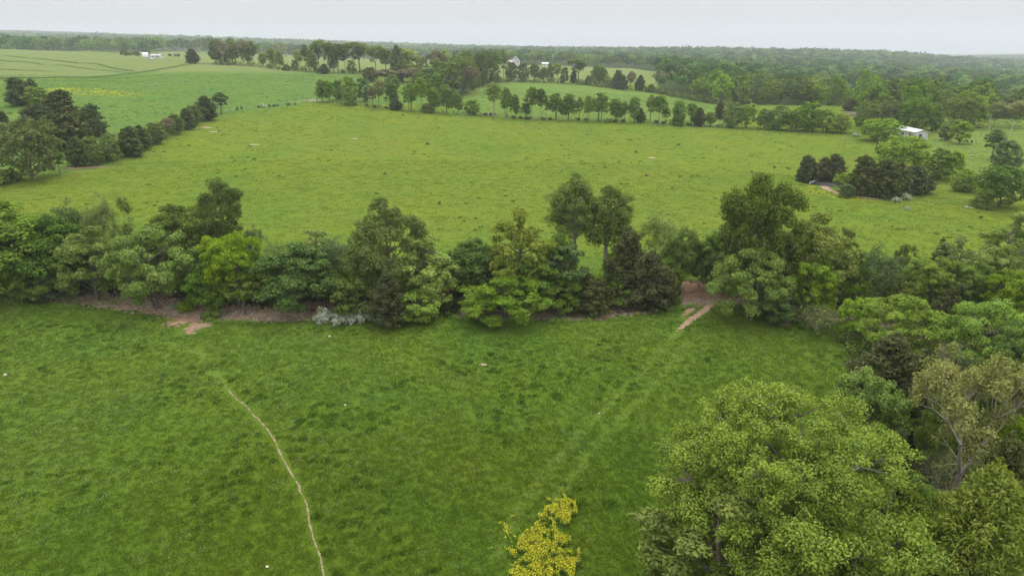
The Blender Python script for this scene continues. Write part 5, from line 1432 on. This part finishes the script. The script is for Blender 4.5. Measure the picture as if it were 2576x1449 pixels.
# yard chairs
def chair(px, py, rz, label):
    g = ground(px, py); t = thing('garden_chair', g, rz, label, 'chair', 'chairs in the yard')
    MB().box(-.3, .3, -.3, .3, .40, .46).build('seat', m_chair, t)
    MB().prism([(-.3, .46), (.3, .46), (.3, 1.1), (-.3, 1.1)], .26, .32).build('backrest', m_chair, t)
    for x_ in (-.26, .26):
        for y_ in (-.26, .26): MB().box(x_ - .03, x_ + .03, y_ - .03, y_ + .03, -0.05, .40).build('leg', m_chair, t)
        MB().box(x_ - .04, x_ + .04, -.3, .3, .62, .66).build('armrest', m_chair, t)
chair(2435, 361, 0.5, 'left dark garden chair right of the lone yard tree')
chair(2443, 362, -0.6, 'right dark garden chair right of the lone yard tree')
# brush pile in the clearing
gP = ground(2149, 291)
r_ = np.random.default_rng(3); acc = Acc()
for i in range(60):
    a = r_.random() * 6.28; c_ = np.array([r_.normal() * 1.6, r_.normal() * 1.0, r_.random() * 1.3])
    d = np.array([math.cos(a), math.sin(a), r_.normal() * .3]) * (0.8 + r_.random())
    tube(acc, [c_ - d, c_, c_ + d], [.06, .09, .05], 4)
tag(link('brush_pile', acc.mesh('brush_pile', BK['pale']), None, gP), 'grey heap of cut branches in the far clearing', 'brush pile')
# stones in the near pasture
def stone(px, py, s_, label):
    g = ground(px, py); r2 = np.random.default_rng(int(px))
    import bmesh
    bm = bmesh.new(); bmesh.ops.create_icosphere(bm, subdivisions=2, radius=1)
    for v in bm.verts: v.co *= 0.8 + 0.35 * r2.random(); v.co.z *= 0.55; v.co *= s_
    me = bpy.data.meshes.new('stone'); bm.to_mesh(me); bm.free(); me.materials.append(m_pole)
    tag(link('stone', me, None, (g[0], g[1], g[2] + s_ * .2)), label, 'stone', 'pale stones in the near pasture')
stone(13, 943, 0.22, 'pale stone at the left edge of the near pasture')
stone(829, 847, 0.2, 'pale stone in the near pasture below the white blossom')
stone(868, 1019, 0.16, 'small pale stone left of the scuffed patch in the near pasture')
stone(672, 1425, 0.13, 'little stone beside the lower end of the cattle path')
stone(1507, 1040, 0.13, 'white stone between the faint wheel lines')
stone(1975, 792, 0.22, 'pale stone under the light leaved tree by the crooked scrub')
stone(1400, 1340, 0.12, 'white stone right of the yellow flower patch')
# gravel stones lying in the creek bed: too many to count
r_ = np.random.default_rng(8)
C2 = np.array([p[:2] for p in CREEK]); seg = np.hypot(*np.diff(C2, axis=0).T); s_ = np.concatenate([[0], np.cumsum(seg)])
n_ = 5200; u = r_.uniform(s_[2], s_[-2], n_)
x_ = np.interp(u, s_, C2[:, 0]); y_ = np.interp(u, s_, C2[:, 1]); dx = np.interp(u + .5, s_, C2[:, 0]) - x_; dy = np.interp(u + .5, s_, C2[:, 1]) - y_
of = r_.normal(size=n_) * 1.5; l_ = np.hypot(dx, dy) + 1e-6
x_ = x_ - dy / l_ * of; y_ = y_ + dx / l_ * of
sz = 0.07 + 0.14 * r_.random(n_) ** 2.5
octa = np.array([(1, 0, 0), (0, 1, 0), (-1, 0, 0), (0, -1, 0), (0, 0, .6), (0, 0, -.6)])
v = octa[None] * (0.7 + 0.6 * r_.random((n_, 6, 1))) * sz[:, None, None]
a = r_.random(n_) * 6.28; ca, sa = np.cos(a)[:, None], np.sin(a)[:, None]
v = np.stack([v[..., 0] * ca - v[..., 1] * sa, v[..., 0] * sa + v[..., 1] * ca, v[..., 2]], -1) + np.stack([x_, y_, zg(x_, y_) + 0.07], -1)[:, None]
tr8 = np.array([(0, 1, 4), (1, 2, 4), (2, 3, 4), (3, 0, 4), (1, 0, 5), (2, 1, 5), (3, 2, 5), (0, 3, 5)])
me = new_mesh('creek_stones', v.reshape(-1, 3), tris=(tr8[None] + np.arange(n_)[:, None, None] * 6).reshape(-1, 3), mat=plain_mat('creek_stone', (0.54, 0.455, 0.365), 0.85, (0.29, 0.225, 0.17), scale=0.9), tint=r_.random(n_ * 8))
tag(link('creek_stones', me), 'loose pinkish stones strewn along the dry creek bed', kind='stuff')
# ------------------------------------------------------------------ grass, undergrowth and wild flowers (too many to count)
m_grass, t = mat('grass_blades'); b = NB(t)
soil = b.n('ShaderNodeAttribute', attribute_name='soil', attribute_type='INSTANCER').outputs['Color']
pos = b.n('ShaderNodeNewGeometry').outputs['Position']
colr = pasture_vary(b, soil, pos)
tint = b.n('ShaderNodeAttribute', attribute_name='tint').outputs['Fac']
colr = b.mixin(1.0, colr, b.mixin(tint, (0.72, 0.80, 0.72), (1.32, 1.22, 1.15)), 'MULTIPLY')
d = b.n('ShaderNodeBsdfDiffuse', {'Color': colr}).outputs[0]
tr = b.n('ShaderNodeBsdfTranslucent', {'Color': colr}).outputs[0]
b.out(b.n('ShaderNodeMixShader', {0: 0.3, 1: d, 2: tr}).outputs[0])

def tuft_mesh(name, seed, n, spread_, h, w_, lean):
    r = np.random.default_rng(seed)
    a = r.random(n) * 6.28; rr = spread_ * np.sqrt(r.random(n)); p = np.stack([rr * np.cos(a), rr * np.sin(a), -0.02 + 0 * a], -1)
    d = r.random(n) * 6.28; hh = h * (0.5 + 0.7 * r.random(n)); ln = lean * hh * (0.3 + r.random(n))
    tip = p + np.stack([ln * np.cos(d), ln * np.sin(d), hh], -1)
    mid = p * 0.5 + tip * 0.5 + np.stack([0 * a, 0 * a, 0.12 * hh], -1)
    sx = np.stack([-np.sin(d), np.cos(d), 0 * d], -1) * w_
    v = np.stack([p - sx, p + sx, mid + sx * .8, mid - sx * .8, tip], 1).reshape(-1, 3)
    k = np.arange(n)[:, None] * 5
    return new_mesh(name, v, quads=k + np.array([[0, 1, 2, 3]]), tris=k + np.array([[3, 2, 4]]), mat=m_grass, tint=np.concatenate([r.random(n)] * 2))

def scatter(name, label, mesh, P, scl, cols):
    """one object: a cloud of points, each carrying a copy of the tuft"""
    me = bpy.data.meshes.new(name)
    me.vertices.add(len(P)); me.vertices.foreach_set('co', np.asarray(P, np.float32).ravel())
    a = me.attributes.new('scl', 'FLOAT', 'POINT'); a.data.foreach_set('value', scl.astype(np.float32))
    a = me.attributes.new('yaw', 'FLOAT', 'POINT'); a.data.foreach_set('value', (np.random.default_rng(1).random(len(P)) * 6.28).astype(np.float32))
    a = me.attributes.new('soil', 'FLOAT_COLOR', 'POINT'); a.data.foreach_set('color', np.concatenate([cols, np.ones((len(P), 1))], 1).astype(np.float32).ravel())
    o = link(name, me)
    src = bpy.data.objects.new(name + '_tuft', mesh)
    ng = bpy.data.node_groups.new(name + '_scatter', 'GeometryNodeTree')
    ng.interface.new_socket('Geometry', in_out='INPUT', socket_type='NodeSocketGeometry')
    ng.interface.new_socket('Geometry', in_out='OUTPUT', socket_type='NodeSocketGeometry')
    N = ng.nodes.new; Lk = ng.links.new
    gi, go = N('NodeGroupInput'), N('NodeGroupOutput')
    oi = N('GeometryNodeObjectInfo'); oi.inputs['Object'].default_value = src; oi.inputs['As Instance'].default_value = True
    iop = N('GeometryNodeInstanceOnPoints')
    m2p = N('GeometryNodeMeshToPoints')
    na = N('GeometryNodeInputNamedAttribute'); na.data_type = 'FLOAT'; na.inputs['Name'].default_value = 'scl'
    ny = N('GeometryNodeInputNamedAttribute'); ny.data_type = 'FLOAT'; ny.inputs['Name'].default_value = 'yaw'
    cx = N('ShaderNodeCombineXYZ'); e2r = N('FunctionNodeEulerToRotation')
    Lk(gi.outputs[0], m2p.inputs['Mesh']); Lk(m2p.outputs[0], iop.inputs['Points']); Lk(oi.outputs['Geometry'], iop.inputs['Instance'])
    Lk(na.outputs['Attribute'], iop.inputs['Scale'])
    Lk(ny.outputs['Attribute'], cx.inputs['Z']); Lk(cx.outputs[0], e2r.inputs[0]); Lk(e2r.outputs[0], iop.inputs['Rotation'])
    Lk(iop.outputs[0], go.inputs[0])
    md = o.modifiers.new('scatter', 'NODES'); md.node_group = ng
    return tag(o, label, kind='stuff')

def sow(r0, r1, dens, seed, half=R(47), side=0):
    r = np.random.default_rng(seed)
    n = int(dens * half * (r1 ** 2 - r0 ** 2))
    th = r.uniform(-half, half, n); rr = np.sqrt(r.uniform(r0 ** 2, r1 ** 2, n))
    x, y = rr * np.sin(th), rr * np.cos(th)
    z = zg(x, y); px, py, f = project(x, y, z)
    m = (px > -90) & (px < 2670) & (py < 1500) & (py > 60)
    x, y, z = x[m], y[m], z[m]
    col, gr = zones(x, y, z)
    keep = gr > 0.5
    cy_ = np.interp(x, C2[:, 0], C2[:, 1])
    if side: keep &= (y < cy_) if side < 0 else (y >= cy_)
    cd, _ = polydist(x, y, CREEK); keep &= cd > 3.9
    for pl, w_ in ((COWPATH, 0.36), (RUTS[0], 0.6), (RUTS[1], 0.6), (CROSS, 1.8), (PB, 1.3)):
        d_, _ = polydist(x, y, pl); keep &= d_ > w_ * (0.8 + 0.5 * r.random(len(x)))
    for wl in WORN:
        d_, _ = polydist(x, y, wl); keep &= (d_ > 0.55) | (r.random(len(x)) < 0.6)
    for (ex, ey, er) in EARTH_SPOTS: keep &= np.hypot(x - ex, y - ey) > er * (0.6 + 0.4 * r.random(len(x)))
    keep &= np.hypot((x - POND[0] - 6) / 16, (y - POND[1] - 3) / 8.5) > 1
    k = keep
    return x[k], y[k], z[k], col[k], r
def blend(r, col): return col * (0.86 + 0.28 * r.random((len(col), 1)))
x, y, z, col, r = sow(34, 58, 16, 1, side=-1); P1 = np.stack([x, y, z], -1); c1 = blend(r, col); s1 = 0.8 + 0.5 * r.random(len(x))
x, y, z, col, r = sow(58, 135, 8, 2, side=-1); P1 = np.concatenate([P1, np.stack([x, y, z], -1)]); c1 = np.concatenate([c1, blend(r, col)]); s1 = np.concatenate([s1, 1.0 + 0.6 * r.random(len(x))])
scatter('grass', 'short grazed turf of the near pasture', tuft_mesh('turf_tuft', 1, 20, 0.27, 0.085, 0.020, 1.2), P1, s1, c1)
x, y, z, col, r = sow(84, 190, 1.6, 3, side=1); P2 = np.stack([x, y, z], -1); c2 = blend(r, col); s2 = 0.8 + 0.5 * r.random(len(x))
x, y, z, col, r = sow(190, 420, 0.3, 4); P2 = np.concatenate([P2, np.stack([x, y, z], -1)]); c2 = np.concatenate([c2, blend(r, col)]); s2 = np.concatenate([s2, 1.1 + 0.7 * r.random(len(x))])
scatter('grass', 'longer yellowish grass of the far pasture slope', tuft_mesh('meadow_tuft', 2, 18, 0.75, 0.085, 0.05, 1.4), P2, s2, c2)
# coarse darker tufts where cattle do not graze, in drifts
x, y, z, col, r = sow(34, 135, 0.6, 5, side=-1)
k = vnoise(x, y, 6, 31) * 0.6 + vnoise(x, y, 1.6, 32) * 0.4 > 0.60 - 0.05 * r.random(len(x))
scatter('grass', 'coarse dark tufts scattered over the near pasture', tuft_mesh('coarse_tuft', 3, 36, 0.36, 0.24, 0.022, 0.9), np.stack([x, y, z], -1)[k], (0.6 + 0.7 * r.random(len(x)))[k], col[k] * np.array((0.50, 0.66, 0.70)))
x, y, z, col, r = sow(90, 330, 0.10, 6, side=1)
k = vnoise(x, y, 9, 33) * 0.6 + vnoise(x, y, 2.5, 34) * 0.4 > 0.68 - 0.16 * r.random(len(x)) ** 3
scatter('grass', 'dark tussocks scattered over the far pasture', tuft_mesh('tussock_tuft', 4, 34, 0.42, 0.22, 0.05, 0.9), np.stack([x, y, z], -1)[k], (0.35 + 1.0 * r.random(len(x)) ** 2)[k], col[k] * np.array((0.60, 0.84, 0.80)))
# pale clover heads
x, y, z, col, r = sow(34, 120, 0.8, 7, side=-1)
k = vnoise(x, y, 5, 35) > 0.55
scatter('clover', 'whitish clover flecks in the near pasture', tuft_mesh('clover_tuft', 5, 9, 0.22, 0.20, 0.022, 0.5), np.stack([x, y, z], -1)[k], (0.6 + 0.6 * r.random(len(x)))[k], np.tile((0.32, 0.37, 0.20), (int(k.sum()), 1)))

# wild flowers: little yellow heads on leafy stems
m_yel, t = mat('yellow_petals'); b = NB(t)
d = b.n('ShaderNodeBsdfDiffuse', {'Color': b.mixin(b.n('ShaderNodeAttribute', attribute_name='tint').outputs['Fac'], (0.52, 0.48, 0.02), (0.70, 0.66, 0.05))}).outputs[0]
b.out(d)
def flowers(name, label, poly, n, size, h, seed, leafy=True, clump=1.2, thr=0.42):
    r = np.random.default_rng(seed)
    xs = np.array([p[0] for p in poly]); ys = np.array([p[1] for p in poly])
    G = np.array([ground(p[0], p[1])[:2] for p in poly])
    x = r.uniform(G[:, 0].min(), G[:, 0].max(), n * 6); y = r.uniform(G[:, 1].min(), G[:, 1].max(), n * 6)
    m = in_poly(x + (vnoise(x, y, 0.7, seed) - .5) * clump * 2, y + (vnoise(x, y, 0.7, seed + 1) - .5) * clump * 2, [tuple(g) for g in G])
    m &= (vnoise(x, y, clump, seed + 2) * .5 + vnoise(x, y, clump * .3, seed + 3) * .5 + r.normal(size=len(x)) * .07) > thr
    x, y = x[m][:n], y[m][:n]; n = len(x); z = zg(x, y)
    hh = h * (0.6 + 0.6 * r.random(n))
    acc = Acc()
    p = np.stack([x, y, z + hh], -1)
    nrm = unit(np.array([0, 0, 1.0]) + r.normal(size=(n, 3)) * 0.45); t1 = unit(np.cross(nrm, r.normal(size=(n, 3)))); t2 = np.cross(nrm, t1)
    s_ = (size * (0.6 + 0.8 * r.random(n)))[:, None]
    v = np.stack([p - t1 * s_, p - t2 * s_, p + t1 * s_, p + t2 * s_], 1).reshape(-1, 3)
    o = link(name, new_mesh(name, v, quads=np.arange(n * 4).reshape(n, 4), mat=m_yel, tint=r.random(n)))
    tag(o, label, kind='stuff')
    if leafy:
        k = n // 2
        base = np.stack([x[:k], y[:k], z[:k] - .02], -1); top = p[:k] - np.array([0, 0, .02]); mid = (base + top) / 2 + r.normal(size=(k, 3)) * .06
        sd = unit(r.normal(size=(k, 3)) * np.array([1, 1, 0.2])) * (0.05 + size * .5)
        v = np.stack([base, mid - sd, top, mid + sd], 1).reshape(-1, 3)
        o2 = link('flower_stems', new_mesh('flower_stems', v, quads=np.arange(k * 4).reshape(k, 4), mat=LM['green'], tint=r.random(k)), o)
        o2['kind'] = 'stuff'
flowers('wildflowers', 'dense yellow wildflower patch at the bottom edge of the near pasture', [(1262, 1500), (1300, 1390), (1335, 1330), (1378, 1283), (1400, 1250), (1448, 1262), (1450, 1300), (1415, 1330), (1440, 1400), (1425, 1470), (1400, 1500)], 13000, 0.022, 0.42, 60, clump=0.9, thr=0.415)
flowers('wildflowers', 'loose yellow flowers left of the dense patch', [(1230, 1330), (1290, 1300), (1300, 1400), (1260, 1449), (1225, 1440)], 260, 0.033, 0.26, 64, clump=1.4, thr=0.60)
flowers('wildflowers', 'yellow flower streak on the upper left field', [(110, 225), (200, 224), (310, 230), (380, 244), (330, 248), (200, 242), (120, 238)], 2200, 0.11, 0.32, 68, leafy=False, clump=5, thr=0.47)
flowers('wildflowers', 'yellow flowers around the foot of the gate trees', [(690, 254), (760, 256), (800, 262), (900, 266), (1010, 278), (960, 282), (830, 268), (700, 259)], 500, 0.12, 0.25, 72, leafy=False, clump=4, thr=0.52)
flowers('wildflowers', 'yellow flower band along the foot of the pond bank', [(1990, 487), (2040, 468), (2070, 476), (2110, 494), (2170, 501), (2250, 510), (2245, 516), (2150, 507), (2080, 494), (2060, 487), (2000, 493)], 800, 0.075, 0.25, 76, leafy=False, clump=2.2, thr=0.46)
flowers('wildflowers', 'thin yellow flowers at the far left field edge', [(0, 199), (60, 199), (60, 226), (0, 236)], 300, 0.16, 0.3, 80, leafy=False, clump=5, thr=0.55)

# brushy undergrowth beneath the creek trees and the right-hand wood
def undergrowth(name, label, x, y, r, hgt, leaf, mats, nl=26, wid=0.9):
    n = len(x); z = zg(x, y)
    C = np.stack([x, y, z + hgt * 0.35], -1)
    d = unit(r.normal(size=(n, nl, 3)) + np.array([0, 0, .3]))
    p = C[:, None] + d * (0.5 + 0.6 * r.random((n, nl, 1))) * np.stack([wid * (0.6 + r.random(n)), wid * (0.6 + r.random(n)), hgt * (0.3 + 0.6 * r.random(n))], -1)[:, None]
    nrm = unit(d + r.normal(size=d.shape) * .6 + np.array([0, 0, .4])); t1 = unit(np.cross(nrm, r.normal(size=d.shape))); t2 = np.cross(nrm, t1)
    s_ = leaf * (0.6 + .8 * r.random((n, nl, 1)))
    tri = np.stack([p + t1 * s_ * .7, p - t1 * s_ * .4 + t2 * s_ * .45, p - t1 * s_ * .4 - t2 * s_ * .45], 2).reshape(-1, 3)
    me = new_mesh(name, tri, tris=np.arange(len(tri)).reshape(-1, 3), mat=mats, tint=np.clip(np.repeat(r.random(n), nl) * .6 + r.random(n * nl) * .4, 0, 1))
    tag(link(name, me), label, kind='stuff')
r = np.random.default_rng(90)
n = 3600; u = r.uniform(0, s_c := s_[-1] if False else np.concatenate([[0], np.cumsum(seg)])[-1], n)
S_ = np.concatenate([[0], np.cumsum(seg)])
x = np.interp(u, S_, C2[:, 0]); y = np.interp(u, S_, C2[:, 1]); x = x + r.normal(size=n) * .5
off = 3.9 + 5.5 * r.random(n) ** 1.5
y = y + off
k = (vnoise(x, y, 5, 91) > 0.30) & (np.hypot(x - CROSS[2][0], y - CROSS[2][1]) > 7)
undergrowth('undergrowth', 'brushy green undergrowth along the back bank of the creek', x[k], y[k], r, 2.3, 0.24, LM['green'], nl=34, wid=1.15)
n = 900; u = r.uniform(0, S_[-1], n)
x = np.interp(u, S_, C2[:, 0]); y = np.interp(u, S_, C2[:, 1]) - 3.6 - 0.9 * r.random(n)
k = (vnoise(x, y, 4, 92) > 0.42) & (np.hypot(x - CROSS[2][0], y - CROSS[2][1]) > 7) & (np.hypot(x - EARTH_SPOTS[0][0], y - EARTH_SPOTS[0][1]) > 4)
undergrowth('undergrowth', 'low green weeds along the near bank of the creek', x[k], y[k], r, 0.75, 0.15, LM['green'], nl=26, wid=0.6)
n = 5000; th = r.uniform(R(12), R(44), n); rr = np.sqrt(r.uniform(30 ** 2, 128 ** 2, n)); x, y = rr * np.sin(th), rr * np.cos(th)
z = zg(x, y); col, gr = zones(x, y, z); cy_ = np.interp(x, C2[:, 0], C2[:, 1]); cd, _ = polydist(x, y, CREEK)
k = (gr < .5) & (cd > 4) & (vnoise(x, y, 6, 93) > 0.30) & ~((y > cy_ - 3) & (x < 48))
undergrowth('undergrowth', 'mixed green brush covering the floor of the right hand wood', x[k], y[k], r, 1.4, 0.22, LM['green'], nl=24)


def brush_line(label, pts, per_m, hgt, leaf, m, seed, wid=1.6, depth=2.0, thr=0.25, nl=22):
    r = np.random.default_rng(seed)
    P = np.array([ground(*p)[:2] for p in pts]); sg = np.hypot(*np.diff(P, axis=0).T); S2 = np.concatenate([[0], np.cumsum(sg)])
    n = int(per_m * S2[-1]); u = r.uniform(0, S2[-1], n)
    x = np.interp(u, S2, P[:, 0]) + r.normal(size=n) * .4; y = np.interp(u, S2, P[:, 1]) + r.normal(size=n) * depth
    k = vnoise(x, y, 9, seed) > thr
    undergrowth('undergrowth', label, x[k], y[k], r, hgt, leaf, m, nl=nl, wid=wid)
brush_line('dark brush along the foot of the left sky line trees', [(530, 162), (600, 164), (700, 174), (800, 183), (900, 186), (960, 192)], 0.75, 3.2, 0.75, LM['dark'], 101)
brush_line('dark brush along the far side of the back pasture', [(1180, 226), (1230, 210), (1290, 206), (1400, 208), (1520, 219), (1640, 232), (1740, 252), (1840, 272)], 0.9, 3.4, 0.7, LM['dark'], 102, thr=0.12)
brush_line('low weeds under the fence row behind the far pasture', [(840, 262), (960, 274), (1060, 283), (1180, 290), (1300, 299), (1420, 303), (1520, 307), (1640, 311), (1760, 318), (1900, 325)], 0.5, 1.8, 0.4, LM['green'], 103, wid=1.1, depth=0.9, thr=0.38)
brush_line('dense brush filling the thick hedge', [(1900, 325), (1960, 328), (2040, 332), (2130, 336), (2160, 342)], 1.4, 4.5, 0.6, LM['green'], 104, wid=1.8, depth=1.5, thr=0.05)
brush_line('dark brush filling the hedge below the left cedars', [(165, 420), (230, 414), (290, 402), (350, 378), (430, 342), (500, 308), (530, 296)], 2.4, 4.4, 0.4, LM['dark'], 105, wid=1.7, depth=1.2, thr=0.02)
brush_line('shaded brush under the left end of the creek row', [(-60, 742), (60, 747), (160, 756), (240, 764), (310, 771)], 3.4, 1.5, 0.2, LM['green'], 108, wid=0.9, depth=1.3, thr=0.15)
brush_line('green brush under the middle of the creek row', [(1120, 768), (1250, 778), (1400, 780), (1540, 776), (1650, 762)], 1.2, 1.3, 0.2, LM['deep'], 109, wid=0.8, depth=1.6, thr=0.45)
brush_line('leafy brush in the line running down from the white house', [(2215, 352), (2270, 400), (2340, 440), (2400, 466), (2460, 486)], 1.0, 3.2, 0.45, LM['green'], 106, wid=1.6, depth=1.2, thr=0.15)
brush_line('brush behind the yard of the white house', [(2180, 322), (2260, 320), (2340, 322), (2440, 320), (2570, 318)], 0.8, 4.0, 0.6, LM['green'], 107, wid=2.0, depth=2.0, thr=0.15)

# ------------------------------------------------------------------ haze
hb = MB().box(-6600, 6600, -600, 6900, -140, 190)
m_haze, t = mat('haze_air'); b = NB(t)
pv = b.n('ShaderNodeVolumePrincipled', {'Color': (0.84, 0.91, 1.0, 1.0), 'Density': HAZE, 'Anisotropy': 0.3})
t.links.new(pv.outputs[0], b.n('ShaderNodeOutputMaterial').inputs['Volume'])
tag(hb.build('haze', m_haze), 'thin pale haze in the valley air', kind='stuff')
